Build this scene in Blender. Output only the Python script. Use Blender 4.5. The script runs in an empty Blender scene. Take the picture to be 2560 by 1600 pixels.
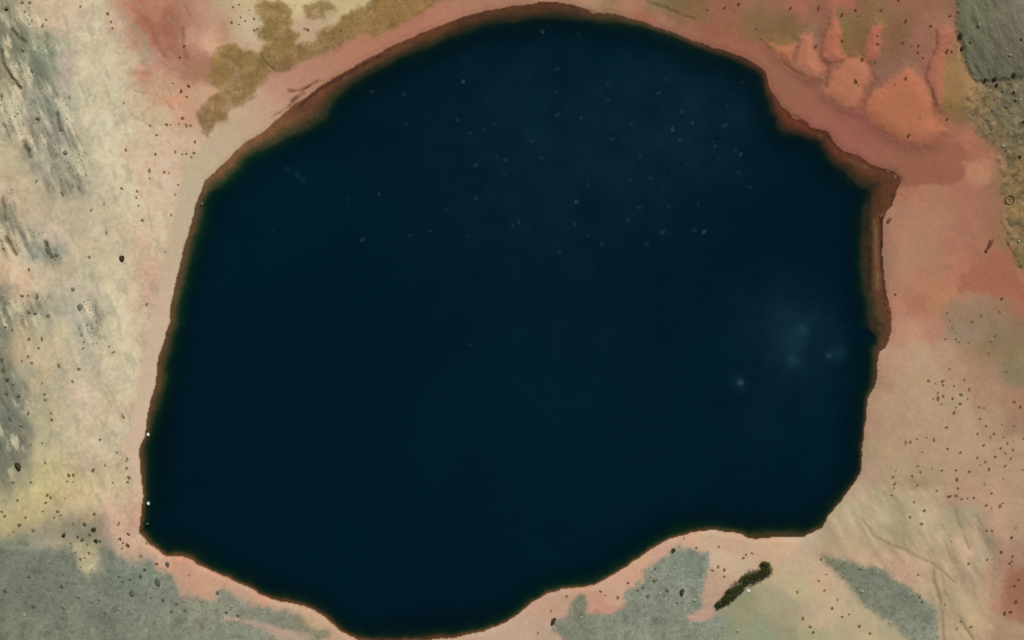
import bpy, math, random
import numpy as np
from mathutils import Vector, Matrix

# ------------------------------------------------------------------ camera, sky, sun, exposure
M_PX = 0.25                      # metres on the lake surface for one pixel of the photograph (2560 wide)
CAM_H = 1200.0                   # height of the aerial camera above the lake
SUN_AZ, SUN_EL = 28.0, 52.0      # degrees, clockwise from north (+Y), above the horizon
scene = bpy.context.scene
cam_d = bpy.data.cameras.new('camera')
cam = bpy.data.objects.new('camera', cam_d)
scene.collection.objects.link(cam)
cam.location = (0, 0, CAM_H)
cam.rotation_euler = (0, 0, 0)
cam_d.sensor_width = 36
cam_d.lens = 36 * CAM_H / (2560 * M_PX)
cam_d.clip_start, cam_d.clip_end = 1.0, 6000
scene.camera = cam
world = bpy.data.worlds.new('World'); scene.world = world
world.use_nodes = True
wn = world.node_tree
sky = wn.nodes.new('ShaderNodeTexSky'); sky.sky_type = 'NISHITA'; sky.sun_disc = False
sky.sun_elevation = math.radians(SUN_EL); sky.sun_rotation = math.radians(SUN_AZ)
sky.altitude = 4000
bg = wn.nodes['Background']; bg.inputs[1].default_value = 0.06
wn.links.new(sky.outputs[0], bg.inputs[0])
sun_d = bpy.data.lights.new('sun', 'SUN'); sun_d.energy = 3.0; sun_d.angle = math.radians(0.5)
sun_d.color = (1.0, 0.955, 0.89)
sun = bpy.data.objects.new('sun', sun_d); scene.collection.objects.link(sun)
_e, _a = math.radians(SUN_EL), math.radians(SUN_AZ)
sdir = Vector((math.sin(_a) * math.cos(_e), math.cos(_a) * math.cos(_e), math.sin(_e)))
sun.rotation_euler = sdir.to_track_quat('Z', 'Y').to_euler()
sun.location = (0, 0, 600)
scene.view_settings.view_transform = 'Standard'; scene.view_settings.look = 'None'
scene.view_settings.gamma = 1.0; scene.view_settings.exposure = 0.0
scene.view_settings.use_curve_mapping = False
KR, KG, KB = 0.79, 0.79, 0.81    # how bright a level white surface comes out under this sun and sky

scene.cycles.max_bounces = 5; scene.cycles.diffuse_bounces = 2; scene.cycles.glossy_bounces = 2
scene.cycles.volume_bounces = 0; scene.cycles.transparent_max_bounces = 8
C = scene.collection
rng = np.random.default_rng(7)
random.seed(7)

def lin(c):
    c = np.asarray(c, float) / 255.0
    return np.where(c <= 0.04045, c / 12.92, ((c + 0.055) / 1.055) ** 2.4)
def albedo(c):
    return np.clip(lin(c) / np.array([KR, KG, KB]), 0.002, 0.85)

# ------------------------------------------------------------------ noise on numpy arrays
_tab = rng.random((256, 256))
def vnoise(x, y):
    xi = np.floor(x).astype(int); yi = np.floor(y).astype(int)
    fx = x - xi; fy = y - yi
    fx = fx * fx * fx * (fx * (fx * 6 - 15) + 10); fy = fy * fy * fy * (fy * (fy * 6 - 15) + 10)
    a = _tab[xi & 255, yi & 255]; b = _tab[(xi + 1) & 255, yi & 255]
    c = _tab[xi & 255, (yi + 1) & 255]; d = _tab[(xi + 1) & 255, (yi + 1) & 255]
    return (a * (1 - fx) + b * fx) * (1 - fy) + (c * (1 - fx) + d * fx) * fy - 0.5
def fbm(x, y, s, octv=4, g=0.5):
    t = 0; amp = 1.0; n = 0
    for k in range(octv):
        c, sn = math.cos(k * 1.1), math.sin(k * 1.1)
        t = t + amp * vnoise((x * c - y * sn) / s + 17.3 * k, (x * sn + y * c) / s + 9.1 * k)
        n += amp; amp *= g; s *= 0.5
    return t / n * 2          # about -1..1
def sstep(a, b, x):
    t = np.clip((x - a) / (b - a), 0, 1)
    return t * t * (3 - 2 * t)

# ------------------------------------------------------------------ pixel <-> place
def px2m(px, py):
    return (np.asarray(px, float) - 1280) * M_PX, (800 - np.asarray(py, float)) * M_PX
def tile(ox, oy, pts, k=640 / 2419):     # points read off an enlarged view of the photograph
    return [(ox + p[0] * k, oy + p[1] * k) + tuple(p[2:]) for p in pts]

# ------------------------------------------------------------------ shoreline: x, y, width of the shallow shelf (pixels)
SHORE = [(1300,13,44),(1353,5,48),(1393,4,48),(1432,11,42),(1459,21,36),(1485,32,28),(1525,34,26),(1565,41,24),(1604,53,18),(1644,69,16),
 (1684,82,14),(1723,98,16),(1763,111,18),(1803,124,20),(1856,140,22),(1895,161,22),(1914,180,18),(1920,206,18),(1928,225,20),(1941,246,24),(1952,265,34),
 (1968,275,46),(1981,294,46),(2013,302,46),(2034,320,34),(2068,331,30),(2084,354,38),(2105,373,50),(2145,389,60),(2177,411,66),(2206,421,72),(2237,429,84),
 (2250,444,92),(2251,458,92),(2240,487,84),(2230,512,76),(2212,540,62),(2207,559,58),(2207,612,60),(2208,665,62),(2211,717,58),(2222,757,60),(2228,797,64),(2229,832,54),(2223,853,46),
 (2214,868,36),(2200,879,24),(2196,893,20),(2193,932,20),(2185,969,16),(2170,998,12),(2166,1038,11),(2161,1078,11),(2155,1131,10),(2150,1181,10),(2140,1200,9),(2116,1234,9),
 (2092,1266,9),(2068,1293,9),(2055,1319,12),(2034,1330,12),(2010,1340,15),(1973,1342,18),(1935,1342,18),(1890,1346,20),(1864,1340,14),(1829,1328,11),(1790,1326,11),
 (1750,1327,10),(1710,1335,9),(1681,1344,9),(1647,1361,8),(1613,1383,8),(1578,1406,8),(1541,1433,8),(1504,1454,8),(1478,1465,8),(1446,1470,8),(1406,1473,9),(1366,1486,9),
 (1340,1502,9),(1310,1522,9),(1280,1546,9),(1240,1567,9),(1200,1581,9),(1163,1590,11),(1129,1596,12),(1063,1599,12),(980,1606,12),(893,1600,11),(877,1592,10),
 (854,1576,10),(825,1552,10),(798,1532,10),(761,1515,10),(719,1507,11),(679,1498,10),(647,1483,9),(613,1464,9),(569,1443,8),(529,1427,8),(497,1412,9),(479,1397,12),
 (450,1392,12),(413,1388,11),(391,1373,10),(373,1363,12),(357,1345,14),(344,1332,14),(348,1306,14),(352,1279,12),(358,1240,11),(354,1200,15),(350,1170,18),(347,1139,20),
 (350,1117,18),(362,1094,14),(365,1070,18),(370,1038,22),(378,1001,25),(388,964,26),(394,919,26),(398,885,26),(410,848,24),(423,805,22),(430,757,22),(439,712,22),
 (450,670,23),(460,625,24),(471,580,25),(481,543,24),(492,506,20),(503,471,24),(516,448,30),(542,426,34),(569,400,38),(586,378,34),(626,349,38),(666,323,46),(698,296,58),
 (729,267,78),(772,238,74),(800,215,56),(825,201,48),(872,172,40),(930,143,40),(983,114,36),(1049,85,40),(1116,58,40),(1200,30,40),(1250,21,40)]
SH = np.array(SHORE, float)

def poly_sd(P, x, y, want_edge=False):
    """signed distance to a polygon, positive inside (pixels)"""
    P = np.asarray(P, float)[:, :2]
    d2 = np.full(x.shape, 1e18); ins = np.zeros(x.shape, bool)
    arg = np.zeros(x.shape, np.int32); tt = np.zeros(x.shape)
    n = len(P)
    for i in range(n):
        ax, ay = P[i]; bx, by = P[(i + 1) % n]
        ex, ey = bx - ax, by - ay
        t = np.clip(((x - ax) * ex + (y - ay) * ey) / (ex * ex + ey * ey + 1e-9), 0, 1)
        q = (x - ax - t * ex) ** 2 + (y - ay - t * ey) ** 2
        if want_edge:
            m = q < d2
            arg[m] = i; tt[m] = t[m]
        d2 = np.minimum(d2, q)
        if ay != by:
            c = ((ay > y) != (by > y)) & (x < (bx - ax) * (y - ay) / (by - ay) + ax)
            ins ^= c
    d = np.sqrt(d2) * np.where(ins, 1, -1)
    return (d, arg, tt) if want_edge else d
def line_d(L, x, y):
    d2 = np.full(x.shape, 1e18)
    for (ax, ay), (bx, by) in zip(L[:-1], L[1:]):
        ex, ey = bx - ax, by - ay
        t = np.clip(((x - ax) * ex + (y - ay) * ey) / (ex * ex + ey * ey + 1e-9), 0, 1)
        d2 = np.minimum(d2, (x - ax - t * ex) ** 2 + (y - ay - t * ey) ** 2)
    return np.sqrt(d2)

# ------------------------------------------------------------------ colours of the bare ground, by place
def row(y, *v):
    return [(x, y, c) for x, c in v]
CTRL = []
CTRL += row(10,(10,(148,142,112)),(60,(190,172,140)),(120,(200,175,145)),(180,(205,180,152)),(250,(200,183,150)),(290,(190,160,125)))
CTRL += row(60,(20,(130,128,105)),(60,(175,163,138)),(120,(198,178,148)),(180,(206,182,155)),(240,(200,186,154)),(280,(203,175,150)),(300,(190,150,125)))
CTRL += row(100,(40,(128,124,102)),(80,(145,146,122)),(110,(150,156,128)),(140,(168,165,140)),(180,(196,182,150)),(240,(205,188,156)),(290,(195,175,145)))
CTRL += row(150,(15,(150,143,115)),(60,(140,140,116)),(110,(132,142,116)),(130,(150,155,130)),(160,(185,170,150)),(220,(203,188,155)),(280,(207,192,160)),(310,(190,170,140)))
CTRL += row(180,(115,(112,128,105)),(90,(138,140,118)),(25,(150,140,112)))
CTRL += row(210,(30,(175,165,132)),(80,(160,152,130)),(120,(126,132,110)),(150,(185,170,150)),(220,(203,190,157)),(290,(205,190,160)),(330,(195,168,138)),(380,(192,155,125)),(430,(195,155,125)))
CTRL += row(250,(20,(165,160,135)),(80,(160,155,135)),(130,(150,152,132)),(170,(175,172,145)),(220,(195,183,150)),(280,(202,190,157)),(340,(200,178,145)),(390,(192,155,125)),(440,(200,145,115)),(490,(195,155,125)))
CTRL += row(290,(30,(165,160,135)),(100,(145,142,122)),(130,(146,144,124)),(170,(180,176,150)),(230,(200,188,158)),(300,(203,185,155)),(350,(208,185,148)),(410,(200,180,145)),(450,(198,155,125)),(470,(195,150,120)))
CTRL += row(330,(20,(180,168,140)),(70,(175,160,135)),(120,(152,147,130)),(160,(160,152,135)),(200,(190,178,148)),(260,(205,192,162)),(320,(205,188,155)),(380,(206,178,148)),(440,(206,176,146)),(500,(200,172,140)))
CTRL += row(380,(20,(190,175,140)),(80,(155,150,130)),(140,(165,158,138)),(190,(190,185,152)),(260,(208,194,162)),(330,(205,178,150)),(400,(208,178,150)),(470,(200,172,142)))
CTRL += row(430,(20,(185,168,135)),(60,(185,170,138)),(100,(158,151,131)),(150,(165,160,135)),(200,(162,160,134)),(240,(190,180,150)),(300,(206,190,158)),(350,(208,182,152)),(400,(214,182,156)),(440,(205,175,148)),(480,(186,168,138)))
CTRL += row(480,(20,(205,178,150)),(60,(190,170,138)),(110,(182,168,138)),(160,(170,160,132)),(210,(175,162,135)),(260,(198,184,152)),(320,(206,190,158)),(380,(212,182,154)),(420,(214,184,158)),(455,(200,176,148)),(478,(184,168,138)))
CTRL += row(530,(15,(145,140,116)),(60,(190,170,140)),(120,(186,170,142)),(180,(185,170,140)),(250,(192,178,146)),(320,(200,185,152)),(380,(210,184,152)),(420,(208,184,150)),(455,(186,170,140)))
CTRL += row(580,(20,(185,172,142)),(70,(178,166,142)),(130,(196,176,150)),(190,(184,170,142)),(250,(192,178,148)),(310,(200,182,150)),(370,(208,180,150)),(420,(205,180,148)),(450,(190,172,142)))
CTRL += row(630,(20,(200,175,142)),(60,(168,158,138)),(100,(155,154,136)),(140,(155,152,134)),(190,(196,180,148)),(250,(194,178,146)),(300,(192,176,146)),(350,(200,172,142)),(400,(206,180,148)),(435,(188,170,140)))
CTRL += row(680,(20,(205,175,142)),(50,(210,182,150)),(100,(190,172,145)),(160,(186,172,142)),(220,(190,178,148)),(280,(200,186,154)),(330,(200,185,152)),(355,(190,155,130)),(390,(192,158,132)),(425,(188,168,138)))
CTRL += row(730,(15,(152,142,120)),(50,(205,176,145)),(100,(185,170,140)),(170,(182,170,148)),(220,(185,172,148)),(290,(205,190,158)),(330,(205,185,152)),(360,(198,162,138)),(400,(194,165,140)),(425,(190,168,140)))
CTRL += row(780,(10,(110,116,100)),(50,(160,150,122)),(90,(155,152,126)),(130,(172,165,138)),(190,(172,165,148)),(240,(190,180,152)),(300,(206,192,160)),(350,(196,174,145)),(400,(194,168,142)))
CTRL += row(830,(10,(122,122,104)),(50,(180,162,130)),(100,(178,168,138)),(160,(190,176,142)),(210,(168,162,144)),(250,(185,176,146)),(310,(208,192,160)),(360,(198,176,148)),(395,(196,168,142)))
CTRL += row(880,(10,(140,135,112)),(50,(186,166,132)),(110,(190,174,142)),(170,(192,176,146)),(220,(178,168,142)),(280,(198,184,150)),(330,(206,190,158)),(370,(196,176,146)))
CTRL += row(930,(10,(120,120,102)),(60,(165,158,130)),(100,(190,170,135)),(160,(182,168,138)),(220,(184,172,144)),(280,(200,185,154)),(330,(204,190,158)),(360,(190,174,142)),(385,(195,168,140)))
CTRL += row(980,(10,(132,128,108)),(50,(118,120,104)),(80,(180,165,132)),(140,(182,170,140)),(200,(205,180,155)),(260,(196,180,148)),(320,(200,184,152)),(360,(192,172,142)))
CTRL += row(1030,(20,(120,122,108)),(60,(132,132,114)),(100,(175,165,130)),(160,(184,172,140)),(220,(196,178,150)),(290,(200,182,150)),(335,(196,168,140)),(360,(198,168,144)))
CTRL += row(1080,(20,(114,116,100)),(60,(120,118,102)),(100,(176,166,132)),(160,(188,174,142)),(230,(198,180,148)),(290,(202,186,156)),(340,(198,172,146)))
CTRL += row(1120,(20,(108,111,93)),(55,(114,110,94)),(100,(178,166,130)),(160,(186,172,136)),(220,(196,178,148)),(280,(200,182,152)),(330,(200,172,145)))
CTRL += row(1160,(20,(118,118,98)),(60,(135,130,108)),(110,(184,172,128)),(170,(190,172,132)),(230,(190,168,142)),(290,(188,170,138)),(340,(198,175,148)))
CTRL += row(1200,(15,(125,122,98)),(60,(170,162,125)),(110,(188,176,126)),(170,(190,172,128)),(240,(198,178,138)),(300,(196,178,140)),(345,(200,175,148)))
CTRL += row(1240,(15,(160,152,120)),(70,(186,174,126)),(130,(188,170,124)),(200,(196,172,132)),(260,(204,180,142)),(300,(196,172,140)),(345,(202,170,142)))
CTRL += row(1280,(20,(182,168,125)),(80,(186,170,125)),(140,(178,160,122)),(200,(180,165,128)),(240,(190,165,132)),(290,(200,165,138)),(335,(196,158,130)))
CTRL += row(1320,(20,(172,158,118)),(70,(170,155,118)),(120,(145,136,112)),(180,(135,128,106)),(220,(120,116,98)),(260,(150,132,110)),(290,(198,162,138)),(330,(194,155,128)))
CTRL += row(1345,(30,(130,130,105)),(80,(138,134,110)),(130,(150,140,115)),(180,(132,124,102)),(230,(122,116,96)),(270,(160,138,118)),(310,(202,165,140)),(350,(205,165,135)))
CTRL += row(1370,(30,(150,142,122)),(80,(160,150,128)),(130,(178,162,130)),(190,(188,172,132)),(230,(180,165,128)),(270,(140,130,112)),(310,(190,158,132)),(350,(210,168,138)),(400,(205,160,130)))
CTRL += row(1400,(40,(150,142,118)),(140,(150,142,118)),(185,(178,164,128)),(225,(195,180,135)),(260,(150,140,118)),(350,(178,148,124)),(400,(195,155,128)),(440,(208,150,118)),(500,(206,156,124)))
CTRL += [(560,1465,(200,150,122)),(470,1440,(196,150,122)),(540,1480,(200,155,124)),(600,1490,(192,155,126)),(640,1500,(200,150,122)),(700,1520,(198,160,132)),(780,1545,(195,158,125)),(850,1590,(192,155,125)),
 (560,1500,(160,145,118)),(640,1560,(165,148,125)),(760,1600,(175,150,125)),(700,1580,(182,152,130)),(830,1600,(190,155,125)),(600,1540,(150,142,120))]
CTRL += [(1180,1610,(192,155,128)),(1240,1590,(195,160,135)),(1300,1560,(195,160,135)),(1350,1530,(195,152,125)),(1400,1500,(190,150,125)),(1470,1490,(195,150,122)),(1520,1475,(200,160,130)),(1560,1450,(205,155,128)),
 (1600,1420,(205,160,125)),(1660,1375,(200,155,130)),(1720,1350,(205,160,130)),(1780,1345,(200,165,135)),(1830,1350,(200,160,132)),(1880,1370,(195,160,132)),(1930,1360,(205,165,132)),(1980,1360,(205,168,135)),(2030,1350,(190,165,135)),
 (1500,1505,(200,140,120)),(1360,1580,(190,158,132)),(1860,1540,(150,145,112)),(1800,1570,(140,142,115)),(1900,1590,(148,148,118)),(1930,1500,(165,152,122)),(1980,1540,(165,152,118)),(1950,1440,(190,165,130)),
 (1850,1400,(198,168,138)),(1800,1400,(200,170,140)),(1780,1450,(190,155,128)),(1770,1500,(185,150,128)),(1740,1540,(190,150,130))]
CTRL += [(2060,1345,(168,148,118)),(2100,1320,(168,148,120)),(2140,1280,(170,155,122)),(2200,1250,(172,156,124)),(2150,1220,(178,152,125)),(2250,1290,(172,158,124)),(2300,1280,(185,165,132)),(2340,1250,(178,152,122)),
 (2400,1225,(178,145,120)),(2470,1220,(178,146,118)),(2540,1230,(176,145,115)),(2060,1380,(170,145,118)),(2120,1360,(168,145,115)),(2180,1360,(172,155,122)),(2250,1350,(174,158,125)),(2330,1340,(182,162,130)),
 (2390,1300,(165,150,120)),(2440,1330,(175,150,122)),(2500,1300,(182,148,122)),(2550,1310,(172,142,115)),(1990,1410,(195,165,135)),(2040,1410,(195,165,135)),(2100,1380,(180,155,125)),(2180,1390,(195,165,132)),
 (2250,1400,(190,160,130)),(2320,1400,(188,162,132)),(2400,1390,(190,162,132)),(2460,1380,(165,150,122)),(2500,1400,(168,135,112)),(2550,1390,(160,128,105)),(2000,1470,(185,168,125)),(2050,1460,(192,165,132)),
 (2100,1460,(185,160,130)),(2250,1430,(188,152,128)),(2300,1460,(180,155,125)),(2350,1450,(182,160,128)),(2420,1450,(185,160,130)),(2480,1450,(172,142,115)),(2520,1410,(160,118,98)),(2020,1530,(188,160,130)),
 (2080,1530,(188,165,132)),(2140,1540,(180,162,128)),(2350,1500,(170,152,122)),(2400,1500,(180,158,125)),(2450,1490,(178,155,122)),(2490,1480,(172,130,106)),(2490,1580,(165,135,108)),
 (2540,1580,(165,138,110)),(1960,1580,(150,142,112)),(2020,1590,(170,158,122)),(2100,1580,(175,160,125)),(2180,1590,(182,165,130)),(2230,1590,(170,158,125)),(2400,1560,(178,155,122)),(2380,1590,(172,150,118)),(2450,1570,(178,152,120))]
CTRL += [(2240,830,(178,130,105)),(2280,830,(185,142,112)),(2330,820,(175,125,105)),(2400,830,(150,128,105)),(2450,820,(146,120,95)),(2500,830,(136,116,87)),(2550,830,(140,112,88)),(2215,900,(180,140,115)),(2250,900,(182,142,116)),
 (2300,890,(178,148,118)),(2360,880,(178,142,115)),(2420,880,(160,128,100)),(2480,870,(141,118,90)),(2540,860,(135,115,85)),(2200,960,(165,132,105)),(2250,950,(175,145,115)),(2320,950,(176,148,118)),(2400,940,(170,138,110)),
 (2460,930,(160,128,102)),(2540,930,(135,120,92)),(2190,1010,(172,138,112)),(2230,1010,(174,145,115)),(2300,1000,(176,148,118)),(2380,1000,(176,148,118)),(2470,990,(168,132,105)),(2540,1000,(162,125,100)),(2180,1070,(170,135,110)),
 (2230,1070,(174,145,115)),(2320,1070,(176,146,118)),(2400,1060,(176,146,118)),(2480,1050,(168,138,110)),(2545,1060,(155,122,98)),(2170,1130,(165,140,112)),(2230,1130,(176,148,116)),(2320,1130,(174,146,116)),(2420,1130,(176,148,120)),
 (2540,1130,(174,144,116)),(2160,1180,(170,142,118)),(2230,1180,(172,148,115)),(2320,1180,(172,146,116)),(2420,1180,(174,146,116)),(2540,1180,(175,145,115))]
CTRL += [(2200,410,(155,105,82)),(2280,410,(150,98,76)),(2340,420,(150,95,75)),(2400,420,(155,100,78)),(2440,430,(182,130,98)),(2480,420,(175,120,95)),(2510,440,(140,110,75)),(2550,440,(140,112,70)),(2260,480,(165,112,88)),
 (2300,500,(170,118,90)),(2350,490,(168,118,92)),(2420,490,(168,112,90)),(2470,490,(160,112,90)),(2495,500,(155,110,85)),(2520,480,(135,112,75)),(2550,500,(138,112,72)),(2240,540,(165,120,95)),(2300,550,(172,122,94)),
 (2360,550,(168,122,94)),(2430,550,(165,112,92)),(2490,560,(155,105,82)),(2520,560,(140,115,75)),(2550,570,(130,105,72)),(2220,600,(160,115,92)),(2260,600,(175,128,98)),(2320,620,(170,125,96)),(2390,600,(168,115,92)),
 (2450,610,(165,112,88)),(2520,600,(145,112,78)),(2220,660,(155,115,92)),(2260,660,(172,128,98)),(2340,660,(168,122,92)),(2400,660,(172,118,92)),(2450,660,(165,108,82)),(2500,660,(165,105,80)),(2550,640,(125,105,65)),
 (2220,710,(165,120,95)),(2280,720,(172,122,96)),(2340,720,(172,118,92)),(2400,700,(175,115,90)),(2460,710,(162,102,75)),(2530,710,(168,112,88)),(2240,760,(178,125,100)),(2300,760,(168,112,85)),(2350,750,(178,125,92)),
 (2410,740,(172,125,98)),(2450,750,(155,125,100)),(2500,760,(150,115,90)),(2550,760,(165,108,85)),(2250,790,(175,125,105)),(2320,790,(178,130,100)),(2390,785,(150,120,95)),(2440,785,(146,120,98)),(2500,790,(148,118,92))]
CTRL += [(1940,20,(150,105,82)),(1930,60,(128,100,68)),(1970,60,(122,98,65)),(2000,20,(165,105,85)),(2030,40,(145,102,80)),(2060,20,(150,98,78)),(2110,5,(175,105,85)),(2110,40,(128,102,68)),(2160,20,(135,100,72)),(2200,30,(135,105,70)),
 (2240,10,(150,105,82)),(2260,60,(138,100,75)),(2300,20,(145,102,78)),(2340,20,(148,105,82)),(2330,60,(158,110,88)),(2360,60,(150,108,85)),(2385,30,(140,105,80)),(1950,90,(130,102,65)),(2040,90,(135,102,80)),(2120,70,(125,102,65)),
 (2150,90,(130,100,68)),(2240,90,(135,98,70)),(2300,90,(155,105,85)),(1930,100,(135,98,68)),(2060,120,(150,100,80)),(2135,120,(130,95,62)),(2230,130,(138,95,72)),(2280,130,(138,98,75)),(2310,120,(160,108,88)),(2370,110,(165,115,90)),
 (2390,130,(145,110,75)),(2230,160,(140,102,82)),(2300,160,(158,102,85)),(2270,160,(140,102,80)),(2200,180,(140,98,80)),(2380,200,(150,115,75)),(2410,180,(158,125,85)),(2400,230,(150,115,75)),(2430,220,(165,130,90)),
 (1930,160,(155,100,80)),(1980,200,(145,98,75)),(2000,250,(150,95,75)),(2060,280,(155,98,78)),(2120,300,(155,92,75)),(2160,330,(155,98,82)),(2200,360,(155,98,78)),(2260,380,(155,98,75)),(2330,350,(160,100,75)),(2350,380,(155,98,75)),
 (2120,350,(155,98,85)),(2400,360,(158,102,80)),(2440,370,(165,108,82)),(2470,380,(165,110,82)),(2390,330,(160,105,85)),(2350,300,(165,100,75)),(2320,310,(170,105,80)),(2410,290,(130,105,70)),(2440,290,(135,108,75)),
 (2470,320,(125,108,75)),(2420,345,(178,115,90)),(2500,360,(120,105,72)),(2540,330,(118,108,80)),(2500,280,(120,108,80)),(2540,260,(120,108,82)),(2470,240,(130,110,78)),(2520,220,(115,106,82)),(2390,270,(135,108,62)),(2360,290,(130,95,65))]
CTRL += [(320,20,(175,118,92)),(360,60,(164,107,84)),(400,20,(180,125,98)),(430,50,(160,105,80)),(470,30,(175,125,105)),(380,90,(160,104,80)),(430,80,(158,104,82)),(350,100,(178,130,108)),(400,120,(168,115,95)),(440,120,(160,105,84)),
 (500,20,(188,140,118)),(530,40,(190,150,125)),(500,70,(180,135,110)),(480,100,(190,145,122)),(528,95,(215,165,135)),(560,80,(172,130,98)),(490,140,(175,120,98)),(420,150,(180,130,108)),(460,150,(165,115,92)),(380,130,(190,148,125)),
 (350,140,(195,160,132)),(330,160,(190,168,135)),(360,185,(188,125,102)),(420,190,(192,150,122)),(470,170,(165,118,92)),(500,165,(160,118,90)),(550,15,(178,150,115)),(575,30,(178,150,115)),(580,20,(195,178,140)),(600,60,(205,182,150)),
 (620,90,(200,178,148)),(590,75,(190,160,130)),(600,110,(190,160,128)),(640,10,(195,175,135)),(720,80,(190,162,132)),(770,70,(190,160,130)),(760,100,(185,155,125)),(860,25,(195,175,125)),(835,40,(185,165,125)),(890,10,(192,172,128)),
 (740,10,(205,185,140)),(690,110,(190,165,125)),(1190,10,(170,120,95)),(1120,30,(175,122,98)),(1050,60,(172,115,92)),(980,85,(172,118,92)),(920,115,(172,120,92)),(860,150,(178,122,98)),(800,180,(175,128,102)),(740,195,(178,128,105)),
 (700,210,(180,132,110)),(690,250,(190,148,122)),(650,270,(188,160,130)),(610,310,(190,162,132)),(580,330,(190,165,135)),(560,360,(188,166,138)),(530,390,(190,168,138)),(510,420,(188,168,138)),
 (1230,5,(180,130,105)),(1300,0,(190,140,110)),(1350,-5,(180,130,105)),(1450,5,(175,130,100)),(1480,15,(172,135,108)),(1520,20,(150,120,85)),(1560,25,(165,115,90)),(1610,30,(170,105,80)),(1580,8,(175,125,100)),(1630,10,(130,115,85)),
 (1680,20,(120,105,70)),(1700,35,(125,95,65)),(1660,45,(165,115,95)),(1720,60,(150,105,80)),(1750,25,(130,100,65)),(1790,20,(150,100,78)),(1830,20,(148,98,75)),(1870,15,(150,105,82)),(1900,40,(135,105,72)),(1770,80,(150,95,72)),
 (1830,70,(145,98,72)),(1880,70,(128,102,68)),(1860,100,(148,98,72)),(1830,110,(155,98,78)),(1900,130,(155,98,78))]
CTRL = [(x, y, tuple(np.array(c) * (.965, .985, 1.0)) if y > 1340 and x < 2050 else c) for x, y, c in CTRL]
CTRL_XY = np.array([(c[0], c[1]) for c in CTRL], float)
CTRL_L = np.array([albedo(c[2]) for c in CTRL])

# patches with an edge of their own: polygon, list of (x, y, colour), edge softness (px), ragged edge (px), tag
T = tile
GREY_SW = T(0,1200,[(-300,600),(100,560),(300,600),(480,590),(560,640),(640,690),(700,760),(760,830),(860,880),(950,850),(960,700),(1000,620),(1080,700),(1180,760),(1280,760),(1440,770),(1520,860),(1640,900),(1700,940),(1730,1060),
   (1880,1090),(2040,1120),(2080,1060),(2180,1120),(2419,1200)]) + T(560,1200,[(300,1180),(420,1260),(600,1260),(720,1340),(880,1390),(950,1440),(860,1480),(700,1440),(500,1390),(330,1330),(200,1300),(60,1270),(0,1300),(150,1350),(330,1400),(480,1450),(640,1512),(640,1900),(-2400,1900)])
GREY_S = T(1340,1200,[(1270,650),(1330,640),(1480,660),(1620,690),(1640,800),(1600,900),(1610,1000),(1580,1080),(1600,1170),(1540,1250),(1450,1270),(1440,1330),(1600,1330),(1700,1300),(1760,1340),(1780,1512),(1800,1900),(200,1900),(300,1512),(180,1420),(200,1340),(300,1310),
   (330,1240),(370,1160),(400,1100),(470,1090),(480,1200),(480,1250),(620,1250),(750,1230),(840,1140),(840,1090),(940,1010),(1000,940),(1020,860),(1130,800),(1240,710)])
GREY_SE = T(1920,1200,[(520,715),(680,745),(800,775),(900,810),(1000,820),(1100,860),(1200,930),(1330,1020),(1450,1120),(1550,1180),(1600,1260),(1620,1400),(1630,1512),(1640,1800),(1500,1800),(1330,1512),(1220,1400),(1080,1290),(950,1200),(850,1120),(800,1040),(740,960),(650,900),(590,830)])
ROCK_NE = [(2392,-300),(2394,0),(2392,40),(2389,75),(2398,95),(2405,125),(2412,150),(2420,170),(2432,190),(2450,203),(2480,206),(2510,198),(2560,190),(2900,186),(2900,-300)]
OLIVE = [[(516,138),(519,169),(503,190),(519,206),(556,228),(524,238),(511,259),(492,278),(497,299),(511,331),(519,344),(529,331),(561,304),(582,275),(609,251),(640,233),(662,209),(665,185),(690,180),(671,164),(650,148),(648,132),(618,119),(545,119)],
 T(560,0,[(300,40),(480,20),(640,80),(690,160),(700,260),(740,300),(720,380),(800,420),(900,400),(880,320),(960,260),(1050,200),(1150,140),(1230,90),(1280,30),(1400,0),(1500,-500),(2300,-500),(2150,0),(1900,60),(1850,130),(1500,270),(1240,380),(1100,440),(960,500),(820,550),(600,640),(520,680),(440,640),(360,560),(350,490),(400,430),(480,400),(420,380),(330,340),(290,270),(350,230)]),
 T(560,0,[(760,50),(850,20),(1000,20),(1040,60),(980,130),(960,190),(830,180),(780,110)])]
FANS = [T(1920,0,p) for p in (
 [(20,430),(130,430),(280,420),(240,540),(220,600),(120,560),(60,500)],
 [(300,350),(400,320),(430,400),(440,520),(480,600),(520,660),(500,740),(420,745),(330,700),(240,640),(260,560),(290,450)],
 [(610,110),(640,200),(700,300),(680,420),(700,500),(740,560),(680,590),(560,590),(500,560),(530,420),(560,300)],
 [(740,560),(850,540),(930,600),(960,700),(950,780),(900,850),(860,970),(820,1030),(720,1020),(600,950),(530,890),(560,800),(620,680),(700,600)],
 [(960,290),(1030,230),(1080,260),(1060,360),(1050,500),(1020,560),(930,600),(910,540),(930,420)],
 [(1300,640),(1370,680),(1440,780),(1520,900),(1550,1000),(1540,1100),(1600,1180),(1700,1240),(1560,1330),(1420,1380),(1250,1330),(1100,1250),(980,1160),(920,1060),(930,960),(1000,870),(1100,800),(1200,730)],
 [(1590,300),(1680,250),(1740,300),(1700,420),(1650,600),(1660,900),(1620,1000),(1570,960),(1540,880),(1500,760),(1530,620),(1580,480)])]
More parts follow.
